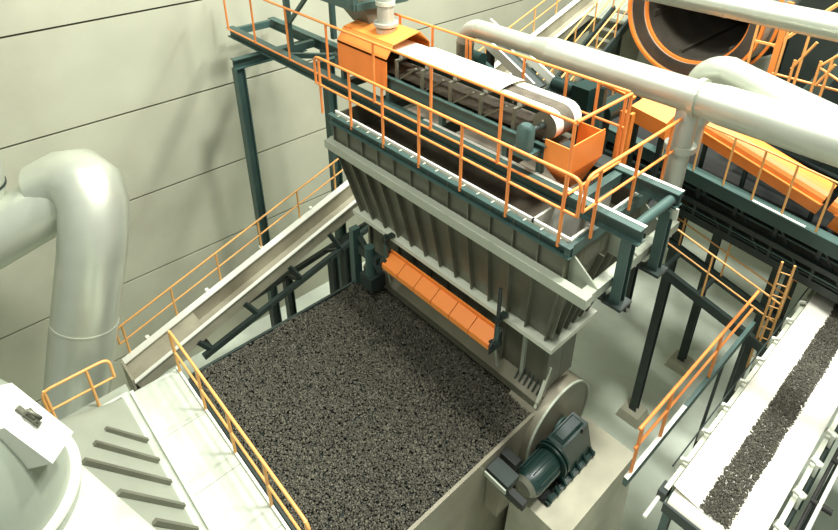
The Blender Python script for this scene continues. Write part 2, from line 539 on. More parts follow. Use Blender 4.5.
# orange levelling gate in front of the chute
t = Thing('levelling_gate', 'long orange levelling gate hung across the hopper foot', 'gate', (-6.4, 6.2, 6.9))
for i in range(6):
    x0 = -7.8 + i * 0.50
    x1 = x0 + 0.485
    t.part('cover_plate', MB().poly([(x0, 6.06, 7.42), (x1, 6.06, 7.42), (x1, 6.30, 7.58), (x0, 6.30, 7.58)], 0.02), 'orange')
    t.part('front_plate', MB().box(x0, x1, 6.04, 6.06, 7.32, 7.43), 'amber')
t.part('back_plate', MB().box(-7.8, -4.8, 6.30, 6.33, 7.3, 7.66), 'orange')
t.part('core', MB().tube([(-7.86, 6.2, 7.35), (-4.76, 6.2, 7.35)], 0.09, 16), 'dark')
for x in (-7.84, -4.78):
    t.part('end_plate', MB().poly([(x, 6.02, 7.26), (x, 6.34, 7.26), (x, 6.34, 7.66), (x, 6.02, 7.45)], 0.025, (1, 0, 0)), 'dark')
    t.part('lift_rod', MB().tube([(x + 0.02, 6.19, 7.4), (x + 0.02, 6.19, 8.7 if x > -6 else 8.1)], 0.035, 12), 'dark')
    t.part('rod_sleeve', MB().tube([(x + 0.02, 6.19, 7.5), (x + 0.02, 6.19, 7.85)], 0.05, 12), 'teal')
    t.part('clevis', MB().box(x - 0.06, x + 0.1, 6.08, 6.26, 7.40, 7.50), 'dark')
    t.part('hanger', MB().tube([(x, 6.2, 7.27), (x, 6.3, 6.75)], 0.025, 8), 'beam')
    t.part('rod_guide', MB().box(x - 0.04, x + 0.08, 6.15, 6.4, 7.97, 8.03), 'dark')
t = Thing('lift_actuator', 'dark green lifting actuator at the left end of the orange gate', 'actuator', (-8.4, 6.2, 6.4))
t.part('cylinder', MB().tube([(-8.35, 6.15, 6.75), (-8.35, 6.15, 7.5)], 0.11, 16), 'teal')
t.part('bracket', MB().box(-8.75, -8.1, 6.12, 6.3, 7.1, 7.3), 'dark')
t.part('arm', MB().bar((-8.7, 6.15, 7.6), (-8.0, 6.15, 7.0), 0.08, 0.1), 'dark')
t.part('foot', MB().box(-8.55, -8.15, 6.0, 6.4, 6.4, 6.75), 'dark')
t.part('side_post', MB().box(-8.95, -8.8, 6.05, 6.25, 6.2, 7.72), 'teal')

# ================================================================== TOP FRAME + CONVEYOR
DZ = 10.75
t = Thing('conveyor_support_frame', 'dark teal steel frame carrying the belt conveyor over the hopper', 'frame', (-8, 7.3, 9.3))
t.part('long_beam', MB().ibeam((-14.9, 6.72, DZ - 0.13), (-2.82, 6.72, DZ - 0.13), 0.2, 0.26), 'teal')
t.part('long_beam', MB().ibeam((-14.9, 7.95, DZ - 0.13), (-2.9, 7.95, DZ - 0.13), 0.2, 0.26), 'teal')
t.part('beam_edge', MB().box(-7.3, -2.82, 6.74, 6.80, DZ + 0.001, DZ + 0.012), 'white')
t.part('beam_edge', MB().box(-4.4, -2.9, 7.97, 8.03, DZ + 0.001, DZ + 0.012), 'white')
for x in (-14.8, -12.6, -11.2, -9.9, -8.4, -6.9, -5.4, -3.9):
    t.part('cross_beam', MB().box(x - 0.07, x + 0.07, 6.83, 7.85, DZ - 0.22, DZ - 0.04), 'teal')
t.part('cross_pipe', MB().tube([(-3.0, 6.83, DZ - 0.12), (-3.0, 7.85, DZ - 0.12)], 0.075, 14), 'teal')
for y in (6.72, 7.82):
    t.part('leg', MB().ibeam((-3.0, y, 9.34), (-3.0, y, DZ - 0.26), 0.16, 0.16, 0.02, upv=(0, 1, 0)), 'teal')
    t.part('foot_plate', MB().box(-3.16, -2.84, y - 0.16, y + 0.16, 9.29, 9.34), 'dark')
    t.part('foot_bracket', MB().box(-3.3, -2.9, y - 0.05, y + 0.05, 9.2, 9.29), 'dark')
t.part('gusset_plate', MB().box(-3.14, -2.86, 7.86, 7.9, 10.3, 10.5), 'pale')
# portal at the left
t.part('portal_column', MB().ibeam((-13.3, 6.05, 0), (-13.3, 6.05, 10.2), 0.24, 0.24, upv=(0, 1, 0)), 'teal')
t.part('portal_beam', MB().ibeam((-13.3, 5.93, 10.33), (-13.3, 8.0, 10.33), 0.2, 0.26), 'teal')
t.part('column', MB().ibeam((-12.5, 8.15, 0), (-12.5, 8.15, DZ - 0.26), 0.26, 0.26, upv=(0, 1, 0)), 'teal')
t.part('brace', MB().bar((-12.2, 6.9, DZ - 0.12), (-11.2, 7.9, DZ - 0.12), 0.1, 0.12), 'teal')
for x0, x1 in ((-9.8, -8.45), (-8.35, -6.95), (-6.85, -5.45), (-5.35, -4.0)):
    t.part('deck_plate', MB().box(x0, x1, 7.62, 8.05, DZ + 0.012, DZ + 0.03), 'dark')

t = Thing('belt_conveyor', 'white belt conveyor with teal frame running along the hopper top', 'conveyor', (-7, 7.3, DZ))
t.part('side_frame', MB().channel((-10.2, 6.86, 11.12), (-4.6, 6.86, 11.12), 0.08, 0.3, 0.02), 'teal')
t.part('side_frame', MB().channel((-10.2, 7.76, 11.12), (-4.6, 7.76, 11.12), 0.08, 0.3, 0.02, flip=-1), 'teal')
t.part('drip_pan', MB().box(-10.2, -4.7, 6.9, 7.72, 11.08, 11.1), 'hopper')
BZ = 11.72
# belt: top strand, wrap over the pulley, return
prof = [(-10.2, BZ)] + [(-4.82 + 0.24 * math.sin(a), BZ - 0.24 + 0.24 * math.cos(a)) for a in [i * math.pi / 12 for i in range(13)]] + [(-10.2, BZ - 0.48)]


def ribbon(y0, y1, prof, th=0.014):
    vs, fs = [], []
    n = len(prof)
    for (x, z) in prof:
        vs += [(x, y0, z), (x, y1, z)]
    for i in range(n - 1):
        fs.append((2 * i, 2 * i + 1, 2 * i + 3, 2 * i + 2))
    return MB().add(vs, fs, True)


b = t.part('belt', ribbon(7.0, 7.66, prof[:-1]), 'belt')
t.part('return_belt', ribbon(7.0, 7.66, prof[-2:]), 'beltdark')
t.part('belt_strip', ribbon(7.19, 7.45, [(-5.9, BZ + 0.008)] + [(x + 0.008, z + (0.008 if z > BZ - 0.24 else -0.008)) for x, z in prof if x > -5.6]), 'beltdark', label='dark stained strip along the belt')
t.part('head_pulley', MB().tube([(-4.82, 7.02, BZ - 0.24), (-4.82, 7.64, BZ - 0.24)], 0.225, 24), 'hopper')
cov = []
vs, fs = [], []
for i in range(9):
    a = math.pi * i / 8
    for x in (-7.95, -5.75):
        vs.append((x, 7.33 - 0.36 * math.cos(a), BZ + 0.015 + 0.07 * math.sin(a)))
for i in range(8):
    fs.append((2 * i, 2 * i + 1, 2 * i + 3, 2 * i + 2))
t.part('belt_cover', MB().add(vs, fs, True), 'belt', label='white arched cover over the belt')
idl = MB().bar((0, -0.42, 0), (0, -0.42, 0.42), 0.05, 0.05).bar((0.06, -0.42, 0.03), (0.55, -0.42, 0.4), 0.035, 0.03).bar((0, -0.42, 0.40), (0, 0.42, 0.40), 0.05, 0.04).bar((0, 0.42, 0), (0, 0.42, 0.42), 0.05, 0.05).mesh('idler_bracket')
rol = MB().tube([(0, -0.33, 0), (0, 0.33, 0)], 0.05, 12).mesh('idler_roller')
for i in range(5):
    x = -8.2 + i * 0.72
    br = t.inst('idler_bracket', idl, 'hopper', (x, 7.31, 11.22))
    t.inst('idler_roller', rol, 'ductd', (x, 7.33, BZ - 0.06))
t.part('gearbox', MB().tube([(-4.87, 6.62, 11.18), (-4.87, 6.62, 11.55), (-4.87, 6.62, 11.61)], [0.14, 0.14, 0.08], 20), 'teal', label='teal gearbox beside the head pulley')
t.part('gearbox_base', MB().box(-5.05, -4.69, 6.5, 6.82, 11.08, 11.18), 'teal')
t.part('drive_shaft', MB().tube([(-4.85, 6.6, BZ - 0.24), (-4.82, 7.0, BZ - 0.24)], 0.05, 12), 'dark')
for x in (-9.9, -8.4, -6.9, -5.4, -4.7):
    t.part('stand', MB().box(x - 0.05, x + 0.05, 6.8, 6.9, DZ, 10.98), 'teal')
    t.part('stand', MB().box(x - 0.05, x + 0.05, 7.74, 7.84, DZ, 10.98), 'teal')

# orange hood
t = Thing('orange_hood', 'orange loading hood astride the belt below a grey vent pipe', 'hood', (-9.15, 7.3, 11))
hx0, hx1 = -9.95, -8.36
sec = [(6.78, 11.0), (6.78, 11.62), (6.95, 11.86), (7.62, 11.98), (7.88, 11.72), (7.88, 11.3)]
nm = ['front_panel', 'chamfer_panel', 'top_panel', 'chamfer_panel', 'back_panel']
for (p, q, n_) in zip(sec[:-1], sec[1:], nm):
    t.part(n_, MB().poly([(hx0, p[0], p[1]), (hx1, p[0], p[1]), (hx1, q[0], q[1]), (hx0, q[0], q[1])], 0.02), 'orange' if n_ in ('front_panel', 'back_panel') else 'amber')
t.part('rear_panel', MB().poly([(hx0, y, z) for y, z in sec], 0.02, (1, 0, 0)), 'orange')
t.part('seam_strip', MB().box(-8.62, -8.56, 6.765, 6.78, 11.0, 11.62), 'orange')
t.part('seam_strip', MB().box(hx0, hx1, 6.76, 6.78, 11.58, 11.63), 'orange')
t = Thing('vent_pipe', 'grey flanged vent pipe rising from the orange hood', 'pipe', (-9.0, 7.3, 11.95))
t.part('pipe', MB().tube([(-9.0, 7.3, 11.9), (-9.0, 7.3, 15.5)], 0.17, 24), 'ductd')
t.part('flange', MB().tube([(-9.0, 7.3, 12.05), (-9.0, 7.3, 12.11)], 0.25, 24), 'ductd')
t.part('clamp', MB().tube([(-9.0, 7.3, 12.46), (-9.0, 7.3, 12.54)], 0.195, 24), 'pale')
t.part('collar', MB().tube([(-9.0, 7.3, 11.9), (-9.0, 7.3, 12.0)], 0.2, 24), 'ductd')

# steel bunker above the walkway at the top edge
t = Thing('overhead_bunker', 'grey green bunker in a teal frame above the orange hood', 'bunker', (-10.6, 7.4, 12.1))
t.part('body', MB().hexa([(-10.7, 7.2, 12.35), (-9.6, 7.2, 12.35), (-9.6, 8.1, 12.35), (-10.7, 8.1, 12.35), (-11.0, 7.0, 15), (-9.3, 7.0, 15), (-9.3, 8.3, 15), (-11.0, 8.3, 15)]), 'hood')
t.part('spout', MB().hexa([(-10.1, 7.3, 11.9), (-9.5, 7.3, 11.9), (-9.5, 7.7, 11.9), (-10.1, 7.7, 11.9), (-10.7, 7.2, 12.35), (-9.6, 7.2, 12.35), (-9.6, 8.1, 12.35), (-10.7, 8.1, 12.35)]), 'hopper')
for (x, y) in ((-12.2, 6.95), (-9.55, 6.95), (-12.2, 8.2), (-9.45, 8.2)):
    t.part('frame_post', MB().box(x - 0.06, x + 0.06, y - 0.06, y + 0.06, 12.3 if x > -10 else DZ, 15), 'teal')
t.part('frame_beam', MB().bar((-12.2, 6.95, 12.35), (-9.5, 6.95, 12.35), 0.12, 0.14), 'teal')
t.part('frame_beam', MB().bar((-12.2, 8.2, 12.35), (-9.4, 8.2, 12.35), 0.12, 0.14), 'teal')
t.part('frame_beam', MB().bar((-9.52, 6.95, 12.35), (-9.42, 8.2, 12.35), 0.12, 0.14), 'teal')
t.part('frame_beam', MB().bar((-12.2, 6.95, 12.35), (-12.2, 8.2, 12.35), 0.12, 0.14), 'teal')
t.part('brace', MB().bar((-12.2, 6.95, 13.6), (-10.3, 6.95, 12.4), 0.08, 0.08), 'teal')
t.part('brace', MB().bar((-12.2, 8.2, 12.4), (-10.7, 7.1, 12.5), 0.08, 0.08), 'teal')
t.part('stay', MB().bar((-12.2, 6.95, 11.4), (-11.2, 6.95, 12.3), 0.08, 0.08), 'teal')

# orange discharge chute at the head
t = Thing('discharge_chute', 'open orange discharge chute at the conveyor head', 'chute', (-4.4, 7.2, 10.4))
cx0, cx1, cy0, cy1 = -4.64, -4.16, 6.82, 7.72
zt, zm, zb = 11.38, 10.95, 10.55
th = 0.02
t.part('front_wall', MB().box(cx0, cx1, cy0, cy0 + th, zm, zt), 'amber')
t.part('end_wall', MB().box(cx1 - th, cx1, cy0 + th, cy1 - th, zm, zt + 0.05), 'orange')
t.part('rear_wall', MB().box(cx0, cx1, cy1 - th, cy1, zm, zt), 'orange')
t.part('front_slope', MB().poly([(cx0, cy0, zm), (cx1, cy0, zm), (cx1 - 0.12, cy0 + 0.28, zb), (cx0 + 0.12, cy0 + 0.28, zb)], th, (0, 1, 0)), 'orange')
t.part('end_slope', MB().poly([(cx1, cy0, zm), (cx1, cy1, zm), (cx1 - 0.12, cy1 - 0.28, zb), (cx1 - 0.12, cy0 + 0.28, zb)], th, (-1, 0, 0)), 'orange')
t.part('rear_slope', MB().poly([(cx0, cy1, zm), (cx1, cy1, zm), (cx1 - 0.12, cy1 - 0.28, zb), (cx0 + 0.12, cy1 - 0.28, zb)], th, (0, -1, 0)), 'orange')

# ---------------------------------------------------------------- railings on the hopper
FB = [(-9.84, 6.1, 10.25), (-3.5, 6.1, 10.25)]
railing('rim_railing', 'orange railing along the front rim of the hopper', FB, 1.22, [(x, 6.1, 10.25) for x in (-9.69, -8.68, -7.69, -6.71, -5.7, -4.72, -3.74)], levels=(0.52,), close=True)
railing('rim_railing', 'orange railing along the right end of the hopper rim', [(-3.5, 6.22, 10.3), (-3.5, 8.95, 10.3)], 1.17, [(-3.5, y, 10.3) for y in (6.55, 7.6, 8.57)], levels=(0.52,), close=True)
railing('walkway_railing', 'long orange railing on the front side of the belt walkway', [(-14.7, 6.58, DZ - 0.02), (-4.02, 6.58, DZ - 0.02)], 1.24,
        [(x, 6.58, DZ - 0.02) for x in (-14.7, -13.25, -11.65, -10.07, -8.52, -6.92, -5.34, -4.02)], levels=(0.02,))
railing('walkway_railing', 'short orange railing across the belt head end', [(-4.0, 6.6, DZ), (-4.0, 8.02, DZ)], 1.23, [(-4.0, 8.02, DZ)], levels=(0.03,))
railing('walkway_railing', 'long orange railing on the far side of the belt walkway', [(-10.6, 8.06, DZ), (-4.05, 8.06, DZ)], 1.23,
        [(x, 8.06, DZ) for x in (-10.5, -9.45, -8.45, -7.5, -7.4, -6.1, -5.2, -4.6, -4.1)], levels=(0.5,))

# ================================================================== INCLINED TROUGH CONVEYOR AT THE WALL
def cz(y, x=-12):                           # top edge height of the far side
    return 4.42 + (y - 1.69) * 0.318


t = Thing('inclined_trough', 'long inclined pale trough conveyor climbing between the wall and the hopper', 'conveyor', (-11.7, 1.7, 0))
ya, yb = 1.55, 21.5
t.part('side_wall', MB().extrude((-12.0, ya, cz(ya)), (-12.0, yb, cz(yb)), [(-0.02, -0.5), (0.02, -0.5), (0.02, 0), (-0.02, 0)]), 'tan')
t.part('side_wall', MB().extrude((-11.4, ya, cz(ya) - 0.12), (-11.4, yb, cz(yb) - 0.12), [(-0.02, -0.38), (0.02, -0.38), (0.02, 0), (-0.02, 0)]), 'tan')
t.part('flange', MB().extrude((-12.03, ya, cz(ya)), (-12.03, yb, cz(yb)), [(-0.10, 0), (0.10, 0), (0.10, 0.03), (-0.10, 0.03)]), 'white')
t.part('flange', MB().extrude((-11.38, ya, cz(ya) - 0.12), (-11.38, yb, cz(yb) - 0.12), [(-0.05, 0), (0.05, 0), (0.05, 0.03), (-0.05, 0.03)]), 'white')
t.part('trough_floor', MB().extrude((-11.7, ya, cz(ya) - 0.48), (-11.7, yb, cz(yb) - 0.48), [(-0.3, -0.02), (0.3, -0.02), (0.3, 0.02), (-0.3, 0.02)]), 'tan')
t.part('end_wall', MB().box(-12.1, -11.36, ya - 0.05, ya, cz(ya) - 0.8, cz(ya)), 'tan')
t.part('cover_plate', MB().extrude((-11.7, ya, cz(ya) - 0.10), (-11.7, 3.3, cz(3.3) - 0.10), [(-0.28, -0.01), (0.28, -0.01), (0.28, 0.01), (-0.28, 0.01)]), 'tan')
for i in range(9):
    y = 2.2 + i * 1.6
    t.part('lug', MB().box(-12.2, -12.1, y - 0.04, y + 0.04, cz(y), cz(y) + 0.08), 'white')
# truss below
def lz(y):
    return 4.08 + 0.253 * (y - 3.32)


t.part('chord', MB().bar((-11.25, 3.1, lz(3.1)), (-11.25, 9.0, lz(9.0)), 0.12, 0.15), 'dark')
t.part('chord', MB().bar((-12.1, 3.4, 4.02), (-12.1, 9.0, 4.74), 0.12, 0.15), 'dark')
t.part('chord', MB().bar((-11.7, 9.0, cz(9.0) - 0.9), (-11.7, yb, cz(yb) - 0.9), 0.5, 0.2), 'dark')
for y in (3.35, 4.65, 6.0, 7.3, 8.6):
    t.part('web', MB().bar((-11.25, y, lz(y)), (-11.4, y - 0.25, cz(y) - 0.52), 0.11, 0.11), 'dark')
    t.part('cross_tie', MB().bar((-11.25, y, lz(y)), (-12.1, y, 4.02 + 0.129 * (y - 3.4)), 0.09, 0.09), 'dark')
for (x, y) in ((-11.25, 5.1), (-11.25, 7.0), (-11.25, 7.42), (-12.1, 6.0), (-11.7, 13.0), (-11.7, 18.0)):
    zt_ = lz(y) if x > -11.5 else (4.02 + 0.129 * (y - 3.4) if y < 9 else cz(y) - 0.95)
    t.part('support_post', MB().ibeam((x, y, 0), (x, y, zt_), 0.22, 0.22, upv=(0, 1, 0)), 'dark')
rb = [(-12.14, 1.6, cz(1.6)), (-12.14, 21.4, cz(21.4))]
railing('trough_railing', 'pale orange railing on the wall side of the inclined trough', rb, 0.9,
        [(-12.14, y, cz(y)) for y in [1.75 + 1.22 * i for i in range(17)]], m='yrail', close=True)

# ================================================================== LEFT DUCTS, TANK, PLATFORM
t = Thing('elbow_duct', 'fat pale sheet metal duct bending down beside the wall', 'duct', (-11.3, 0.9, 0))
pts = [(-11.0, -0.63, 2.0), (-11.0, 0.41, 5.1), (-11.0, 1.0, 6.85), (-11.0, 1.50, 8.3)]
pts += [(-11.08, 1.66, 8.75), (-11.25, 1.80, 9.12), (-11.5, 1.84, 9.36), (-11.8, 1.76, 9.44), (-12.05, 1.55, 9.38), (-12.25, 1.2, 9.2)]
t.part('bend', MB().tube(pts[2:], 0.61, 32), 'duct')
t.part('down_leg', MB().tube(pts[:3], 0.615, 32), 'duct')
t.part('cross_leg', MB().tube([(-12.0, 1.45, 9.1), (-12.4, -0.6, 8.35)], 0.6, 32), 'duct')
t.part('seam', MB().ring((-11.0, 1.0, 6.85), (0, 0.33, 0.94), 0.61, 0.622, 0.04, 36), 'duct')
t.part('support', MB().tube([(-11.0, -0.63, 0), (-11.0, -0.63, 2.1)], 0.61, 32), 'duct')
t = Thing('riser_duct', 'pale duct elbow with dark ring seams at the left picture edge', 'duct', (-12.6, -1.2, 8.4))
rp = [(-12.4, -0.5, 8.4), (-12.42, -0.62, 8.4), (-12.48, -0.5, 8.8), (-12.5, -0.1, 9.25), (-12.5, 0.12, 9.7), (-12.5, 0.22, 10.4)]
t.part('bend', MB().tube(rp, 0.58, 32), 'ductd')
for k in (3, 4):
    a, b_ = Vector(rp[k]), Vector(rp[k + 1])
    t.part('ring_seam', MB().ring(a, b_ - a, 0.57, 0.6, 0.05, 36), 'dark')

TX, TY = -7.05, -1.1
t = Thing('transition_hood', 'grey pyramid shaped hood with slanted stiffener ribs below the tank', 'hood', (TX, TY, 0))
zc, zb = 7.8, 6.2
bx, by0, by1 = 2.2, 1.0, -3.2
seg = 48
circ = [Vector((TX + 1.1 * math.cos(2 * math.pi * i / seg), TY + 1.1 * math.sin(2 * math.pi * i / seg), zc)) for i in range(seg)]
corn = [Vector((TX + bx, by0, zb)), Vector((TX - bx, by0, zb)), Vector((TX - bx, by1, zb)), Vector((TX + bx, by1, zb))]
q = seg // 4
names = ['ribbed_plate', 'side_plate', 'near_plate', 'side_plate']
for k in range(4):
    i1 = (q * (k + 1)) % seg
    a, b_ = corn[k], corn[(k + 1) % 4]
    t.part(names[k], MB().add([a, b_, circ[i1]], [(0, 1, 2)]), 'hood')
    m_ = MB()
    for j in range(q):
        m_.add([corn[k], circ[(q * k + j) % seg], circ[(q * k + j + 1) % seg]], [(0, 1, 2)], True)
    t.part('corner_cone', m_, 'plate' if k == 0 else 'hood')  # right corner paler: brightness of its upward-facing slope is put into the colour
t.part('skirt', MB().box(TX - bx, TX + bx, by1, by0, 5.3, 6.2), 'hood')
t.part('skirt_flange', MB().box(TX - bx - 0.05, TX + bx + 0.05, by0 - 0.02, by0 + 0.13, 6.12, 6.2), 'plate')
for (x, yu, zu) in ((-8.04, .46, 7.03), (-7.55, .24, 7.41), (-7.05, .03, 7.76), (-6.54, .25, 7.41), (-6.07, .49, 7.04)):
    f_ = 0.05
    lo = Vector((x, 1.0 - 0.04, 6.2 + 0.06))
    hi = Vector((x, yu, zu))
    n_ = Vector((0, 0.846, 0.534))
    t.part('stiffener_rib', MB().poly([lo, hi, hi + n_ * 0.075, lo + n_ * 0.075], 0.06, (1, 0, 0)), 'hopper')
for x in (TX - 1.9, TX + 1.9):
    for y in (0.7, -2.9):
        t.part('leg', MB().ibeam((x, y, 0), (x, y, 5.3), 0.25, 0.25, upv=(0, 1, 0)), 'teal')

t = Thing('dust_tank', 'round pale green tank with white rim and domed roof', 'tank', (TX, TY, 7.8))
t.part('shell', MB().tube([(TX, TY, 7.8), (TX, TY, 8.02)], 1.1, 56), 'plate')
t.part('rim', MB().ring((TX, TY, 8.05), (0, 0, 1), 1.04, 1.16, 0.06, 56), 'white')
n = 56
vv, ff = [], []
K = 12
for k in range(K):
    a = k / K * math.pi / 2
    r_, z_ = 1.05 * math.cos(a), 8.03 + 2.2 * math.sin(a)
    vv += [(TX + r_ * math.cos(2 * math.pi * i / n), TY + r_ * math.sin(2 * math.pi * i / n), z_) for i in range(n)]
for k in range(K - 1):
    for i in range(n):
        ff.append((k * n + i, k * n + (i + 1) % n, (k + 1) * n + (i + 1) % n, (k + 1) * n + i))
ff.append(tuple(range((K - 1) * n, K * n)))
t.part('dome_roof', MB().add(vv, ff, True), 'domeg')
A_, B_, C_, D_ = Vector((-6.77, -0.28, 9.87)), Vector((-6.40, 0.075, 9.03)), Vector((-6.12, -0.226, 9.03)), Vector((-6.39, -0.49, 9.64))
ev = Vector((-.42, -.46, -.2))
hb = t.part('hatch_box', MB().hexa([A_ + ev, B_ + ev, C_ + ev, D_ + ev, A_, B_, C_, D_]), 'white', label='white hatch box with a handle')
nn = (B_ - A_).cross(D_ - A_).normalized()
if nn.z < 0:
    nn = -nn
h0 = lerp(lerp(A_, B_, 0.12), lerp(D_, C_, 0.12), 0.45)
h1 = lerp(lerp(A_, B_, 0.52), lerp(D_, C_, 0.52), 0.45)
h0, h1 = Vector(h0) + nn * 0.03, Vector(h1) + nn * 0.03
t.part('handle_bar', MB().bar(h0, h1, 0.05, 0.05, nn), 'hopper', hb)
t.part('handle_grip', MB().tube([lerp(h0, h1, 0.3), Vector(lerp(h0, h1, 0.3)) + nn * 0.1, Vector(lerp(h0, h1, 0.75)) + nn * 0.1, lerp(h0, h1, 0.75)], 0.03, 8), 'hopper', hb)

# platform in front of the strand
t = Thing('side_platform', 'pale steel walkway platform beside the near end of the grate', 'platform', (-6.8, 1.6, 0))
for i in range(4):
    x0 = -9.25 + i * 1.32
    t.part('deck_plate', MB().box(x0 + 0.004, x0 + 1.316, 1.17, 2.0, 6.16, 6.2), 'plate')
t.part('edge_angle', MB().box(-9.25, -3.97, 1.13, 1.19, 6.1, 6.26), 'pale')
t.part('edge_angle', MB().box(-9.25, -3.97, 2.0, 2.04, 6.08, 6.24), 'white')
t.part('stringer', MB().ibeam((-9.2, 1.3, 6.04), (-3.97, 1.3, 6.04), 0.14, 0.24), 'teal')
t.part('stringer', MB().ibeam((-9.2, 1.9, 6.04), (-3.97, 1.9, 6.04), 0.14, 0.24), 'teal')
for x in (-9.0, -4.2):
    for y in (1.3, 1.9):
        t.part('leg', MB().ibeam((x, y, 0), (x, y, 5.92), 0.16, 0.16, upv=(0, 1, 0)), 'teal')
railing('platform_railing', 'orange railing between the pale platform and the pellets', [(-9.14, 2.02, 6.2), (-4.43, 2.02, 6.2)], 1.1,
        [(x, 2.02, 6.2) for x in (-9.1, -7.97, -6.83, -5.64, -4.5)], m='yrail', close=True)
railing('loop_railing', 'short looped orange railing beside the fat duct', [(-9.45, -0.1, 6.12), (-9.45, 1.0, 6.12)], 0.95, [(-9.45, 0.62, 6.12), (-9.45, -0.05, 6.12)], m='yrail', close=True)
t = Thing('duct_flange_cover', 'small grey bracket frame behind the ribbed hood', 'bracket', (-9.4, 0.6, 5.3))
t.part('plate', MB().box(-9.62, -9.3, -0.3, 1.15, 6.06, 6.12), 'hood')
t.part('bar', MB().bar((-9.32, 0.2, 6.16), (-9.32, 1.1, 6.16), 0.05, 0.08), 'pale')
t.part('leg', MB().box(-9.5, -9.4, 0.3, 0.4, 0, 6.06), 'teal')

# ================================================================== PIPES ON THE RIGHT
PY, PZ = 9.0, 11.82
t = Thing('main_pipe', 'long pale pipe running over the hopper back from a bend to the right', 'pipe', (-8.4, PY, 10.4))
bend = [(-8.42, PY, 10.3), (-8.42, PY, PZ - 0.4)] + [tuple(p) for p in arc((-8.02, PY, PZ - 0.4), (-1, 0, 0), (0, 0, 1), 0.4, 0, math.pi / 2, 8)]
t.part('bend', MB().tube(bend, 0.19, 24), 'ductd')
t.part('narrow_run', MB().tube([(-8.02, PY, PZ), (-6.6, PY, PZ)], 0.19, 24), 'duct')
t.part('reducer', MB().tube([(-6.6, PY, PZ), (-6.2, PY, PZ)], [0.19, 0.27], 28), 'duct')
t.part('wide_run', MB().tube([(-6.2, PY, PZ), (-3.3, PY, PZ)], 0.27, 32), 'duct')
t.part('flange', MB().tube([(-3.42, PY, PZ), (-3.34, PY, PZ)], 0.32, 32), 'duct')
t.part('large_run', MB().tube([(-3.34, PY, PZ), (-3.0, PY, PZ), (2.0, PY, PZ - 0.05)], [0.27, 0.31, 0.34], 32), 'duct')
t = Thing('drop_pipe', 'grey flanged pipe dropping from the main pipe behind the hopper', 'pipe', (-3.5, PY, 8))
t.part('pipe', MB().tube([(-3.5, PY, PZ - 0.2), (-3.5, PY, 8.9)] + [tuple(p) for p in arc((-3.85, PY, 8.9), (1, 0, 0), (0, 0, -1), 0.35, 0.2, math.pi / 2, 6)] + [(-5.0, 8.9, 8.55)], 0.18, 24), 'ductd')
t.part('flange', MB().tube([(-3.5, PY, 10.86), (-3.5, PY, 10.96)], 0.25, 24), 'ductd')
t = Thing('branch_pipe', 'pale branch pipe with round elbow merging into the main pipe', 'pipe', (-3.9, 9.9, 11))
bp = [(-3.75, 9.95, 11.0), (-3.75, 9.95, 11.6)] + [tuple(p) for p in arc((-3.35, 9.92, 11.6), (-1, 0.05, 0), (0, 0, 1), 0.4, 0.2, math.pi / 2, 7)] + [(-3.0, 9.78, 11.98), (-1.9, 9.32, 11.92), (-0.9, 9.08, 11.84)]
t.part('pipe', MB().tube(bp, [0.26] * (len(bp) - 2) + [0.29, 0.28], 28), 'duct')
t.part('drop', MB().tube([(-3.75, 9.95, 10.4), (-3.75, 9.95, 11.0)], 0.2, 20), 'ductd')
t = Thing('upper_pipe', 'large pale pipe crossing in front of the rotary drum', 'pipe', (-3, 11.5, 12))
t.part('pipe', MB().tube([(-9.0, 11.5, 12.64), (3, 11.5, 12.64)], 0.225, 32), 'duct')
t.part('seam', MB().ring((-4.2, 11.5, 12.64), (1, 0, 0), 0.22, 0.232, 0.04, 32), 'ductd')

# ================================================================== ROTARY DRUM
t = Thing('rotary_drum', 'large dark rotary drum with orange ringed mouth', 'drum', (-6.3, 16, 8))
DC = Vector((-6.30, 15.0, 11.36))
R0 = 1.74
t.part('mouth_ring', MB().ring(DC, (0, 1, 0), R0 - 0.07, R0, 0.1, 64), 'orange')
t.part('inner_ring', MB().ring(DC + Vector((0, 0.25, 0)), (0, 1, 0), R0 - 0.42, R0 - 0.36, 0.1, 64), 'orange')
t.part('shell', MB().ring(DC + Vector((0, 2.6, 0)), (0, 1, 0), R0 - 0.36, R0 - 0.02, 5.0, 64), 'ductd')
t.part('mouth_plate', MB().ring(DC + Vector((0, 0.12, 0)), (0, 1, 0), R0 - 0.37, R0 - 0.07, 0.05, 64), 'drumin')
t.part('lining', MB().ring(DC + Vector((0, 2.6, 0)), (0, 1, 0), R0 - 0.44, R0 - 0.37, 4.6, 64), 'drumin')
t.part('end_wall', MB().tube([DC + Vector((0, 4.9, 0)), DC + Vector((0, 5.05, 0))], R0 - 0.4, 48), 'drumin')
t.part('guard_ring', MB().ring(DC + Vector((0, 0.6, 0)), (0, 1, 0), R0 + 0.06, R0 + 0.13, 0.1, 64), 'orange')
for k in range(6):
    a = k * math.pi / 3 + 0.3
    d = Vector((math.cos(a), 0, math.sin(a))) * (R0 - 0.45)
    t.part('lifter', MB().bar(DC + d + Vector((0, 0.5, 0)), DC + d + Vector((0, 4.6, 0)), 0.08, 0.16), 'drumin')
for s_ in (-1, 1):
    t.part('cradle', MB().poly([DC + Vector((s_ * 0.4, 1.2, -R0 - 0.05)), DC + Vector((s_ * 1.7, 1.2, -1.0)), DC + Vector((s_ * 1.9, 1.2, -2.6)), DC + Vector((s_ * 0.4, 1.2, -2.6))], 0.4, (0, 1, 0)), 'hood')
    t.part('leg', MB().ibeam(DC + Vector((-1.2 + s_ * 0.5, 1.4, -2.6)), Vector((DC.x - 1.2 + s_ * 0.5, DC.y + 1.4, 0)), 0.3, 0.3, upv=(0, 1, 0)), 'dark')
t = Thing('drum_feed_box', 'grey steel feed box left of the rotary drum', 'box', (-9, 16.5, 9))
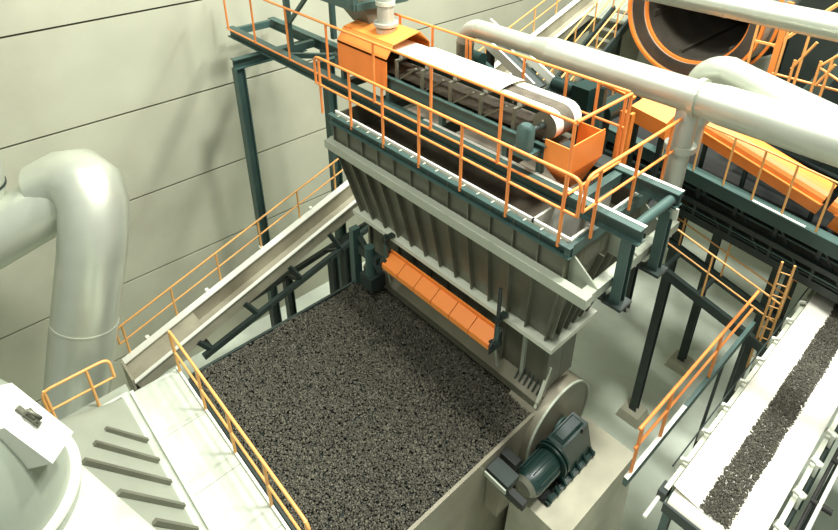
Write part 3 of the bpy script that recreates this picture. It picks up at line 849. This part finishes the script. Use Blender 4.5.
for i in range(4):
    t.o.location = (-9.2, 17.5, 9)
    t.part('plate', MB().poly([(-9.8 + i * 0.42, 15.2, 10.2), (-9.39 + i * 0.42, 15.2, 10.2), (-9.39 + i * 0.42, 17.8, 11.3), (-9.8 + i * 0.42, 17.8, 11.3)], 0.05), 'hood')
t.part('side', MB().box(-9.9, -8.1, 15.6, 17.9, 8.4, 10.15), 'hopper')
t.part('leg', MB().box(-9.8, -9.6, 16, 16.2, 0, 8.4), 'dark')
t.part('leg', MB().box(-8.4, -8.2, 16, 16.2, 0, 8.4), 'dark')

# ================================================================== CONVEYOR GALLERY
def gz(x):                                  # top of the gallery side beam
    return 9.02 - 0.11 * (x + 4.2)


gx0, gx1 = -7.7, 3.5
t = Thing('conveyor_gallery', 'dark sloping conveyor gallery behind the hopper running right', 'gallery', (-3, 12.6, 0))


def gline(name, y, dz, prof, m, x0=gx0, x1=gx1):
    return t.part(name, MB().extrude((x0, y, gz(x0) + dz), (x1, y, gz(x1) + dz), prof), m)


def rect(w, h):
    return [(-w / 2, -h / 2), (w / 2, -h / 2), (w / 2, h / 2), (-w / 2, h / 2)]


gline('side_beam', 11.8, -0.16, rect(0.16, 0.32), 'teal')
gline('beam_flange', 11.78, 0.012, rect(0.26, 0.024), 'teal')
t.part('beam_edge', MB().extrude((-2.9, 11.7, gz(-2.9) + 0.03), (-1.9, 11.7, gz(-1.9) + 0.03), rect(0.06, 0.012)), 'white')
gline('side_beam', 14.2, -0.16, rect(0.16, 0.32), 'dark')
gline('lower_chord', 11.85, -0.75, rect(0.10, 0.12), 'dark')
gline('lower_chord', 12.0, -1.25, rect(0.12, 0.18), 'dark')
gline('lower_chord', 14.1, -1.25, rect(0.12, 0.18), 'dark')
gline('deck', 13.0, -0.32, rect(2.3, 0.04), 'black')
gline('belt_casing', 12.9, -0.95, rect(1.3, 0.5), 'black')
gline('conduit', 11.95, -0.55, rect(0.04, 0.04), 'teal')
gline('conduit', 11.95, -1.02, rect(0.04, 0.04), 'teal')
gline('conduit', 12.0, -1.12, rect(0.05, 0.05), 'dark')
for i in range(13):
    x = gx0 + 0.4 + i * 0.82
    t.part('joist', MB().box(x - 0.04, x + 0.04, 11.88, 14.1, gz(x) - 0.6, gz(x) - 0.36), 'dark')
    t.part('web', MB().bar((x, 11.92, gz(x) - 0.3), (x, 11.98, gz(x) - 1.3), 0.06, 0.06), 'dark')
    t.part('web', MB().bar((x, 11.92, gz(x) - 0.3), (x + 0.7, 11.98, gz(x + .7) - 1.3), 0.04, 0.04), 'dark')
for (x, y) in ((-4.47, 12.65), (-4.4, 15.45), (-1.9, 12.3), (1.5, 12.2)):
    ztop = gz(x) - (1.3 if y < 15 else 0.0)
    t.part('column', MB().ibeam((x, y, 0.25), (x, y, ztop), 0.21, 0.21, 0.03, upv=(0, 1, 0)), 'dark')
    pd = MB().hexa([(x - .35, y - .35, 0), (x + .35, y - .35, 0), (x + .35, y + .35, 0), (x - .35, y + .35, 0), (x - .28, y - .28, 0.3), (x + .28, y - .28, 0.3), (x + .28, y + .28, 0.3), (x - .28, y + .28, 0.3)])
    t.part('footing', pd, 'conc')


def halfpipe(x0, x1, yc, zfun, r, h, m, name, seg=10):
    vs, fs = [], []
    pr = [(-r, -h)] + [(-r * math.cos(math.pi * i / seg), 0.6 * r * math.sin(math.pi * i / seg)) for i in range(seg + 1)] + [(r, -h)]
    mbb = MB().extrude((x0, yc, zfun(x0)), (x1, yc, zfun(x1)), pr)
    return mbb


def oz(x):
    return 9.78 - 0.26 * (x + 4.1)


t = Thing('belt_hood', 'long bright orange belt hood on the gallery behind the drop pipe', 'hood', (-3, 12.55, 9))
t.part('arch', halfpipe(-5.2, -1.85, 12.45, oz, 0.36, 0.06, 'amber', 'arch'), 'amber')
t.part('skirt', MB().extrude((-5.2, 12.09, oz(-5.2) - 0.15), (-1.85, 12.09, oz(-1.85) - 0.15), rect(0.03, 0.26)), 'orange')
t.part('flange', MB().extrude((-5.2, 12.05, oz(-5.2) - 0.03), (-1.85, 12.05, oz(-1.85) - 0.03), rect(0.06, 0.03)), 'amber')
for x in (-5.1, -4.2, -3.3, -1.95):
    t.part('stand', MB().box(x - 0.04, x + 0.04, 12.12, 12.2, gz(x) - 0.3, oz(x) - 0.2), 'dark')
t = Thing('belt_hood', 'orange belt hood segment at the right picture edge', 'hood', (0, 12.55, 9))
t.part('arch', halfpipe(-1.72, 2.5, 12.45, oz, 0.38, 0.06, 'amber', 'arch'), 'orange')
t.part('skirt', MB().extrude((-1.6, 12.12, oz(-1.6) - 0.22), (2.5, 12.12, oz(2.5) - 0.18), rect(0.03, 0.34)), 'orange')
t.part('flange', MB().extrude((-1.6, 12.08, oz(-1.6) - 0.06), (2.5, 12.08, oz(2.5) - 0.06), rect(0.06, 0.03)), 'amber')
for x in (-1.4, 0.5, 2.3):
    t.part('stand', MB().box(x - 0.04, x + 0.04, 12.12, 12.2, gz(x) - 0.3, oz(x) - 0.2), 'dark')
t = Thing('belt_hood', 'short dark orange hood piece left of the drop pipe', 'hood', (-4.9, 11.0, 9))
t.part('roof', MB().poly([(-5.35, 10.8, 10.42), (-4.55, 10.8, 10.3), (-4.45, 11.3, 10.62), (-5.1, 11.3, 10.72)], 0.03), 'amber')
t.part('front', MB().poly([(-5.35, 10.8, 10.42), (-4.55, 10.8, 10.3), (-4.55, 10.82, 9.95), (-5.35, 10.82, 10.1)], 0.03), 'orange')
t.part('end', MB().poly([(-4.55, 10.8, 10.3), (-4.45, 11.3, 10.62), (-4.45, 11.3, 9.95), (-4.55, 10.82, 9.95)], 0.03), 'orange')
t.part('stand', MB().box(-5.3, -5.2, 10.9, 11.0, 8.4, 10.1), 'dark')
t.part('stand', MB().box(-4.7, -4.6, 10.9, 11.0, 8.4, 10.0), 'dark')
t.part('floor_plate', MB().box(-7.5, -4.2, 10.6, 11.7, 8.3, 8.4), 'black')
t.part('bracket', MB().box(-7.3, -4.4, 11.6, 11.72, 8.1, 8.7), 'dark')
railing('gallery_railing', 'thin yellow railing along the front of the orange belt hood', [(-7.0, 11.72, gz(-7.0)), (-4.2, 11.72, gz(-4.2)), (-2.9, 11.72, gz(-2.9) + 0.03), (2.6, 11.72, gz(2.6))], 1.12,
        [(x, 11.72, gz(x)) for x in (-6.3, -5.6, -4.9, -4.17, -3.52, -2.93, -2.35, -1.72, -1.05, -0.4)], m='yrail', r=0.022, levels=())

# machine block between hopper and gallery (drive of second belt)
t = Thing('drive_station', 'dark green drive station behind the hopper walkway', 'machine', (-6, 10, 0))
t.part('base_frame', MB().box(-7.6, -4.6, 9.5, 10.5, 9.0, 9.25), 'dark')
t.part('motor', MB().tube([(-6.7, 9.95, 10.75), (-6.2, 9.95, 10.75)], 0.17, 20), 'greenm')
t.part('gearbox', MB().box(-6.15, -5.75, 9.75, 10.2, 10.45, 10.95), 'greenm')
t.part('pedestal', MB().box(-7.0, -5.5, 9.7, 10.3, 9.25, 10.45), 'dark')
t.part('coupling', MB().tube([(-6.22, 9.95, 10.75), (-6.14, 9.95, 10.75)], 0.1, 16), 'pale')
t.part('pulley', MB().tube([(-5.4, 9.7, 10.6), (-5.4, 10.4, 10.6)], 0.22, 24), 'greenm')
t.part('cap_bar', MB().bar((-5.5, 9.56, 11.3), (-4.7, 9.56, 11.2), 0.1, 0.05), 'orange')
t.part('frame_post', MB().box(-5.4, -5.28, 9.5, 9.62, 9.25, 11.2), 'teal')
t.part('frame_post', MB().box(-4.9, -4.78, 9.5, 9.62, 9.25, 10.9), 'orange')
t.part('frame_post', MB().box(-4.72, -4.66, 9.5, 9.62, 9.25, 10.9), 'orange')
t = Thing('transfer_chute', 'white sided inclined chute below the long pale pipe', 'chute', (-7.5, 9.9, 9.3))
t.part('trough', MB().bar((-8.9, 10.0, 11.35), (-7.1, 10.0, 10.5), 0.5, 0.06), 'dark')
t.part('side', MB().bar((-8.9, 9.74, 11.45), (-7.1, 9.74, 10.6), 0.05, 0.22), 'white')
t.part('side', MB().bar((-8.9, 10.3, 11.5), (-6.6, 10.3, 10.45), 0.05, 0.2), 'white')
t.part('motor', MB().tube([(-8.7, 9.45, 10.95), (-8.3, 9.45, 10.95)], 0.16, 16), 'greenm')
t.part('frame', MB().bar((-8.7, 9.6, 10.9), (-6.9, 9.6, 10.15), 0.1, 0.2), 'teal')
t.part('leg', MB().box(-8.6, -8.45, 9.9, 10.05, 0, 11.1), 'dark')
t.part('sole', MB().box(-8.8, -7.0, 9.0, 10.3, 8.8, 8.9), 'dark')
t.part('leg', MB().box(-7.5, -7.35, 9.9, 10.05, 9.0, 10.6), 'dark')

# ================================================================== SLOPED WALKWAY BELOW THE GALLERY
def wz(x):
    return 6.62 - 0.255 * (x + 3.9)


t = Thing('sloped_walkway', 'dark sloped walkway with yellow handrails under the gallery', 'walkway', (-3, 11.7, 0))
for y in (11.15, 12.1):
    t.part('stringer', MB().extrude((-6.0, y, wz(-6.0)), (-1.3, y, wz(-1.3)), rect(0.12, 0.22)), 'dark')
for i in range(6):
    x = -5.8 + i * 0.85
    t.part('cross_bar', MB().box(x - 0.04, x + 0.04, 11.2, 12.05, wz(x) - 0.08, wz(x) + 0.02), 'dark')
for x in (-5.9, -4.6):
    t.part('hanger', MB().box(x - 0.04, x + 0.04, 12.06, 12.14, wz(x), gz(x) - 1.2), 'dark')
t.part('leg', MB().box(-1.5, -1.38, 12.04, 12.16, 0, wz(-1.44)), 'dark')
t.part('leg', MB().box(-1.5, -1.38, 11.09, 11.21, 0, wz(-1.44)), 'dark')
for y, lab in ((11.15, 'yellow handrail on the near side of the sloped walkway'), (12.1, 'yellow handrail on the far side of the sloped walkway')):
    railing('walkway_handrail', lab, [(-5.9, y, wz(-5.9) + 0.1), (-1.75, y, wz(-1.75) + 0.1)], 1.12, [(x, y, wz(x) + 0.1) for x in (-5.3, -4.2, -3.15, -1.85)], m='yrail', levels=(0.58,), r=0.022)

# ================================================================== WALKWAY WITH RAILING NEXT TO THE RIGHT BELT
t = Thing('service_walkway', 'narrow grey service walkway left of the lower belt', 'walkway', (-2.0, 8.4, 0))
t.part('edge_beam', MB().box(-2.05, -1.98, 6.1, 10.9, 6.62, 6.8), 'teal')
t.part('beam_edge', MB().box(-2.05, -1.98, 6.1, 8.0, 6.8, 6.81), 'white')
for y in (9.6, 10.7):
    t.part('leg', MB().box(-2.04, -1.99, y - 0.03, y + 0.03, 0, 6.62), 'dark')
railing('service_railing', 'orange railing on the narrow walkway left of the lower belt', [(-2.02, 6.15, 6.8), (-2.02, 10.4, 6.8)], 1.1, [(-2.02, y, 6.8) for y in (6.25, 7.15, 8.9)], levels=(0.6,))
t = Thing('service_ladder', 'yellow ladder standing beside the lower belt', 'ladder', (-1.9, 11.0, 5.5))
for (x, y) in ((-1.92, 10.95), (-1.72, 11.0)):
    t.part('stile', MB().tube([(x, y + 0.3, 5.3), (x, y, 8.35)], 0.024, 8), 'yrail')
for i in range(9):
    z = 5.7 + i * 0.3
    f_ = (z - 5.3) / 3.05
    t.part('rung', MB().tube([(-1.92, 11.25 - 0.3 * f_, z), (-1.72, 11.3 - 0.3 * f_, z)], 0.014, 6), 'yrail')
t = Thing('guard_post_pair', 'slim pair of yellow guard posts near the far end of the lower belt', 'post', (-1.55, 13.3, 5.0))
t.part('post', MB().tube([(-1.6, 13.3, 5.0), (-1.6, 13.1, 6.8)], 0.024, 8), 'yrail')
t.part('post', MB().tube([(-1.68, 13.45, 5.0), (-1.62, 13.15, 6.8)], 0.024, 8), 'yrail')
t.part('foot', MB().box(-1.75, -1.55, 13.2, 13.5, 0, 5.0), 'dark')

# ================================================================== LOWER RIGHT BELT
t = Thing('pellet_belt', 'wide white belt conveyor carrying a dark pellet strip at lower right', 'conveyor', (-0.85, 9.5, 0))
b0, b1 = 6.35, 15.5
bxl, bxr = -1.43, -0.25
xs = [bxl, -1.25, -1.0, -0.68, -0.43, bxr]
zs = [7.07, 7.03, 6.98, 6.98, 7.03, 7.07]
vs, fs = [], []
for y in (b0, b1):
    vs += [(x, y, z) for x, z in zip(xs, zs)]
fs = [(i, i + 1, 7 + i, 6 + i) for i in range(5)]
vs2 = vs + [(x, y, z - 0.02) for x, y, z in vs]
fs2 = fs + [tuple(12 + k for k in f) for f in fs] + [(0, 6, 18, 12), (5, 11, 23, 17)]
t.part('belt', MB().add(vs2, fs2, True), 'belt')
t.part('tail_pulley', MB().tube([(bxl + 0.03, b0 + 0.02, 6.75), (bxr - 0.03, b0 + 0.02, 6.75)], 0.22, 24), 'belt')
t.part('tail_edge', MB().box(bxl, bxr, b0 - 0.24, b0 - 0.2, 6.7, 6.9), 'dark')
t.part('side_frame', MB().channel((bxl - 0.04, b0, 6.78), (bxl - 0.04, b1, 6.78), 0.07, 0.22, 0.02, flip=-1), 'pale')
t.part('side_frame', MB().channel((bxr + 0.04, b0, 6.78), (bxr + 0.04, b1, 6.78), 0.07, 0.22, 0.02), 'pale')
t.part('return_belt', MB().box(bxl + 0.05, bxr - 0.05, b0, b1, 6.5, 6.52), 'belt')
brk = MB().bar((0, 0, 0), (0.0, 0, 0.28), 0.05, 0.07).bar((0, 0, 0.26), (0.11, 0, 0.3), 0.05, 0.05).mesh('idler_bracket')
endr = MB().tube([(0, 0, 0), (0.16, 0, -0.05)], 0.055, 14).mesh('idler_end')
for i in range(12):
    y = b0 + 0.55 + i * 0.72
    t.inst('idler_bracket', brk, 'white', (bxl - 0.14, y, 6.72))
    t.inst('idler_bracket', brk, 'white', (bxr + 0.14, y, 6.72), rot=(0, 0, math.pi))
    t.inst('idler_end', endr, 'pale', (bxr + 0.02, y + 0.12, 6.92))
t.part('idler_beam', MB().box(bxr + 0.10, bxr + 0.15, b0, b1, 6.62, 6.72), 'dark')
for (s_, x) in ((-1, bxl - 0.1), (1, bxr + 0.1)):
    bb = t.part('bearing', MB().box(x - 0.06, x + 0.06, b0 - 0.08, b0 + 0.14, 6.66, 6.86), 'dark')
    t.part('take_up_bolt', MB().tube([(x + s_ * 0.02, b0 - 0.5, 6.7), (x + s_ * 0.02, b0 - 0.05, 6.72)], 0.03, 10), 'white')
    for y in (b0 + 0.6, b0 + 3.5, b0 + 7):
        t.part('leg', MB().box(x - 0.05, x + 0.05, y - 0.05, y + 0.05, 0, 6.68), 'teal')
t.part('pull_cord', MB().tube([(bxl - 0.16, b0 + 0.3, 7.02), (bxl - 0.16, b1, 7.02)], 0.012, 6), 'dark')


def beltz(x, y):
    return 6.985 + 0.03 * np.clip(1 - ((x + 0.84) / 0.2) ** 2, 0, 1)


grains('belt_pellets', 'dark strip of ore pellets lying along the middle of the lower belt', -1.04, -0.63, 6.36, 15.2, beltz, 16000, 0.017, (-0.84, 9, 6.98),
       xfun=lambda x, y, rng: x + 0.006 * np.sin(y * 5) + rng.normal(0, 0.006, len(x)))
t = Thing('guard_rail_pipe', 'white pipe rail with black clamps right of the lower belt', 'rail', (0.2, 8, 6))
t.part('pipe', MB().tube([(0.12, 6.0, 6.75), (0.12, 14, 6.75)], 0.03, 12), 'white')
t.part('cord', MB().tube([(0.02, 6.0, 6.7), (0.02, 14, 6.7)], 0.028, 10), 'rubber')
for y in (6.95, 7.9, 8.85):
    t.part('clamp', MB().tube([(0.0, y, 6.72), (0.28, y + 0.02, 6.72)], 0.05, 12), 'rubber')
for y in (6.4, 9.4, 12.4):
    t.part('leg', MB().box(0.08, 0.16, y - 0.04, y + 0.04, 0, 6.73), 'dark')
t = Thing('control_cabinet', 'teal green cabinet on the floor at the lower right corner', 'cabinet', (0.9, 8.6, 0))
t.part('body', MB().box(0.62, 1.5, 7.9, 8.9, 0, 5.6), 'greenm')
t.part('top', MB().box(0.58, 1.54, 7.86, 8.94, 5.6, 5.66), 'teal')
t.part('door_handle', MB().box(1.5, 1.53, 8.3, 8.36, 4.5, 4.7), 'pale')

# ================================================================== DRIVE MOTOR ON PLINTH
t = Thing('drive_plinth', 'pale concrete plinth below the green drive motor', 'plinth', (-3.2, 6.8, 0))
t.part('block', MB().hexa([(-3.86, 5.55, 0), (-2.4, 5.55, 0), (-2.4, 8.0, 0), (-3.86, 8.0, 0), (-3.68, 5.6, 5.0), (-2.55, 5.6, 5.0), (-2.55, 7.9, 5.0), (-3.68, 7.9, 5.0)]), 'conc')
t = Thing('drive_unit', 'dark green motor and gearbox driving the grate', 'motor', (-3.3, 6.4, 5.0))
gb = MB()
t.o.location.y += 0.13
gx = (-3.62, -3.14)
gb.hexa([(gx[0], 6.2, 5.12), (gx[1], 6.2, 5.12), (gx[1], 7.15, 5.12), (gx[0], 7.15, 5.12), (gx[0] + .03, 6.25, 5.86), (gx[1] - .12, 6.25, 5.86), (gx[1] - .12, 7.05, 5.86), (gx[0] + .03, 7.05, 5.86)])
g = t.part('gearbox', gb, 'greenm')
t.part('gearbox_lid', MB().hexa([(gx[0] + .06, 6.32, 5.86), (gx[1] - .16, 6.32, 5.86), (gx[1] - .16, 6.98, 5.86), (gx[0] + .06, 6.98, 5.86), (gx[0] + .1, 6.38, 5.92), (gx[1] - .2, 6.38, 5.92), (gx[1] - .2, 6.92, 5.92), (gx[0] + .1, 6.92, 5.92)]), 'greenm')
t.part('eye_bolt', MB().box(-3.26, -3.22, 6.82, 6.92, 5.8, 5.9), 'black')
t.part('motor_body', MB().tube([(-3.38, 5.42, 5.58), (-3.38, 5.5, 5.58), (-3.38, 6.05, 5.58), (-3.38, 6.12, 5.58)], [0.22, 0.26, 0.26, 0.22], 24), 'greenm')
t.part('end_cover', MB().tube([(-3.38, 5.34, 5.58), (-3.38, 5.42, 5.58)], [0.16, 0.22], 24), 'hopper')
for y in (6.12, 6.2):
    t.part('flange', MB().tube([(-3.38, y, 5.56), (-3.38, y + 0.04, 5.56)], 0.33, 28), 'greenm')
for k in range(8):
    a = k * math.pi / 8 + math.pi * 0.05
    d = Vector((math.cos(a), 0, math.sin(a)))
    t.part('cooling_fin', MB().bar(Vector((-3.38, 5.52, 5.58)) + d * 0.265, Vector((-3.38, 6.04, 5.58)) + d * 0.265, 0.015, 0.03), 'greenm')
t.part('base_frame', MB().box(-3.66, -3.08, 5.72, 7.18, 5.0, 5.07), 'black')
t.part('base_rail', MB().box(-3.14, -3.06, 5.72, 7.18, 5.0, 5.1), 'greenm')
t.part('base_rail', MB().box(-3.68, -3.6, 5.72, 7.18, 5.0, 5.1), 'greenm')
for i in range(7):
    y = 5.76 + i * 0.22
    t.part('slot_web', MB().poly([(-3.14, y, 5.06), (-3.04, y, 5.06), (-3.04, y, 5.1), (-3.14, y, 5.24)], 0.04, (0, 1, 0)), 'greenm')
t.part('shaft', MB().tube([(-3.72, 6.85, 5.4), (-3.6, 6.85, 5.4)], 0.12, 16), 'dark')
t = Thing('coupling_guard', 'black coupling guard frame between the pellets and the motor', 'guard', (-3.7, 5.3, 5))
t.part('upper_bar', MB().box(-3.88, -3.56, 5.44, 5.60, 5.88, 6.04), 'black')
t.part('cover', MB().box(-3.88, -3.42, 5.08, 5.38, 5.88, 6.0), 'dark')
t.part('edge_strip', MB().box(-3.88, -3.42, 5.02, 5.05, 5.86, 5.96), 'beam')
t.part('lower_bar', MB().box(-3.42, -3.12, 5.12, 5.24, 5.66, 5.82), 'black')
t.part('stay', MB().box(-3.88, -3.6, 5.1, 5.5, 4.9, 5.88), 'skin')
t.part('arm', MB().box(-3.6, -3.2, 5.14, 5.22, 5.6, 5.66), 'dark')

t = Thing('valve_cap', 'small orange cap sticking up at the lower picture edge', 'cap', (-3.2, 4.75, 4))
t.part('stem', MB().tube([(-3.2, 4.72, 0), (-3.2, 4.72, 5.0)], 0.05, 12), 'dark')
t.part('cap', MB().tube([(-3.2, 4.72, 5.0), (-3.2, 4.72, 5.1), (-3.2, 4.72, 5.14)], [0.08, 0.08, 0.04], 16), 'orange')

# ================================================================== DARK PLANT BEHIND (upper right)
t = Thing('screening_house', 'dark green plant housing behind the pipes at upper right', 'building', (-1, 17.5, 0))
for i in range(6):
    x0 = -4.4 + i * 1.5
    t.part('wall_sheet', MB().box(x0 + 0.01, x0 + 1.49, 16.5, 16.6, 7.6, 13.0), 'dark')
t.part('body', MB().box(-4.4, 4.6, 16.6, 29.95, 7.6, 13.0), 'black')
t.part('rear_body', MB().box(-9.5, -4.42, 21.0, 29.95, 7.6, 13.0), 'black')
t.part('floor_beam', MB().box(-4.4, 4.6, 16.4, 16.6, 7.3, 7.6), 'teal')
t = Thing('screen_chute', 'teal slanted chute between the yellow ladders at upper right', 'chute', (-2.2, 14, 9))
t.part('body', MB().bar((-3.3, 14.4, 10.0), (-2.2, 14.6, 12.6), 0.35, 0.3), 'teal')
t.part('panel', MB().hexa([(-2.6, 14.5, 9.3), (-1.2, 14.5, 9.1), (-1.2, 15.6, 9.1), (-2.6, 15.6, 9.3), (-2.4, 14.7, 10.6), (-1.4, 14.7, 10.5), (-1.4, 15.6, 10.5), (-2.4, 15.6, 10.6)]), 'greenm')
t.part('leg', MB().box(-2.7, -2.5, 14.5, 14.7, 0, 9.4), 'dark')
t.part('leg', MB().box(-1.8, -1.62, 14.5, 14.7, 0, 9.2), 'dark')
t = Thing('drum_ladder', 'orange ladder cage right of the drum mouth', 'ladder', (-4.2, 14.0, 9.0))
for (x, y) in ((-4.4, 14.0), (-3.9, 14.0)):
    t.part('stile', MB().bar((x, y, 8.9), (x, y, 12.3), 0.05 if x < -4.1 else 0.12, 0.06), 'yrail' if x < -4.1 else 'rail')
for i in range(5):
    z = 9.3 + i * 0.68
    t.part('rung', MB().bar((-4.4, 14.0, z), (-3.9, 14.0, z), 0.05, 0.05), 'yrail')
t.part('stay', MB().bar((-4.0, 14.0, 11.3), (-3.2, 14.6, 12.3), 0.06, 0.06), 'yrail')
t.part('foot', MB().box(-4.6, -3.9, 13.9, 14.2, 8.6, 8.9), 'dark')
t.part('foot_beam', MB().box(-4.3, -4.2, 14.1, 15.4, 8.5, 8.62), 'dark')
railing('plant_railing', 'yellow railing in front of the dark plant housing at upper right', [(-3.75, 13.6, 9.77), (1.5, 13.6, 9.77)], 1.1,
        [(x, 13.6, 9.6) for x in (-2.1, -1.2, -0.2, 0.8)], m='yrail', levels=(0.45,))
t = Thing('plant_stair_rail', 'crossing yellow stair rails at the right picture edge', 'railing', (-2.8, 13.5, 9.6))
for a, b in (((-2.93, 11.27), (-2.4, 11.05)), ((-2.89, 10.89), (-2.68, 11.4)), ((-2.92, 11.3), (-2.55, 11.75)), ((-3.4, 11.1), (-3.1, 11.75))):
    t.part('rail', MB().tube([(a[0], 13.5, a[1]), (b[0], 13.5, b[1])], 0.028, 8), 'yrail')
for x, z in ((-2.93, 11.4), (-2.75, 11.5), (-3.66, 11.9), (-3.38, 11.3), (-3.27, 11.85)):
    t.part('post', MB().tube([(x, 13.5, 9.6), (x, 13.5, z)], 0.028, 8), 'yrail')
t.part('landing', MB().box(-3.9, 2.0, 13.2, 14.2, 9.5, 9.6), 'black')

# stairs beyond the pipe (between trough and drum)
t = Thing('far_stair', 'yellow railed steel stair left of the drum behind the long pipe', 'stair', (-8.65, 13.5, 0))
for x in (-9.0, -8.3):
    t.part('stringer', MB().bar((x, 12.2, 8.4), (x, 16.0, 10.7), 0.08, 0.22), 'dark')
    t.part('handrail', MB().tube([(x, 12.2, 9.4), (x, 16.0, 11.7)], 0.025, 8), 'yrail')
    t.part('handrail', MB().tube([(x, 12.2, 8.95), (x, 16.0, 11.2)], 0.02, 8), 'yrail')
    for i in range(5):
        f_ = i / 4
        t.part('post', MB().tube([(x, 12.3 + 3.6 * f_, 8.5 + 2.2 * f_), (x, 12.3 + 3.6 * f_, 9.46 + 2.2 * f_)], 0.022, 8), 'yrail')
for i in range(12):
    f_ = i / 11
    t.part('tread', MB().box(-8.98, -8.32, 12.2 + 3.7 * f_, 12.45 + 3.7 * f_, 8.42 + 2.2 * f_, 8.45 + 2.2 * f_), 'hopper')
for (x, y, z) in ((-8.65, 12.3, 8.3), (-8.65, 15.8, 10.4)):
    t.part('leg', MB().box(x - 0.1, x + 0.1, y - 0.1, y + 0.1, 0, z), 'dark')
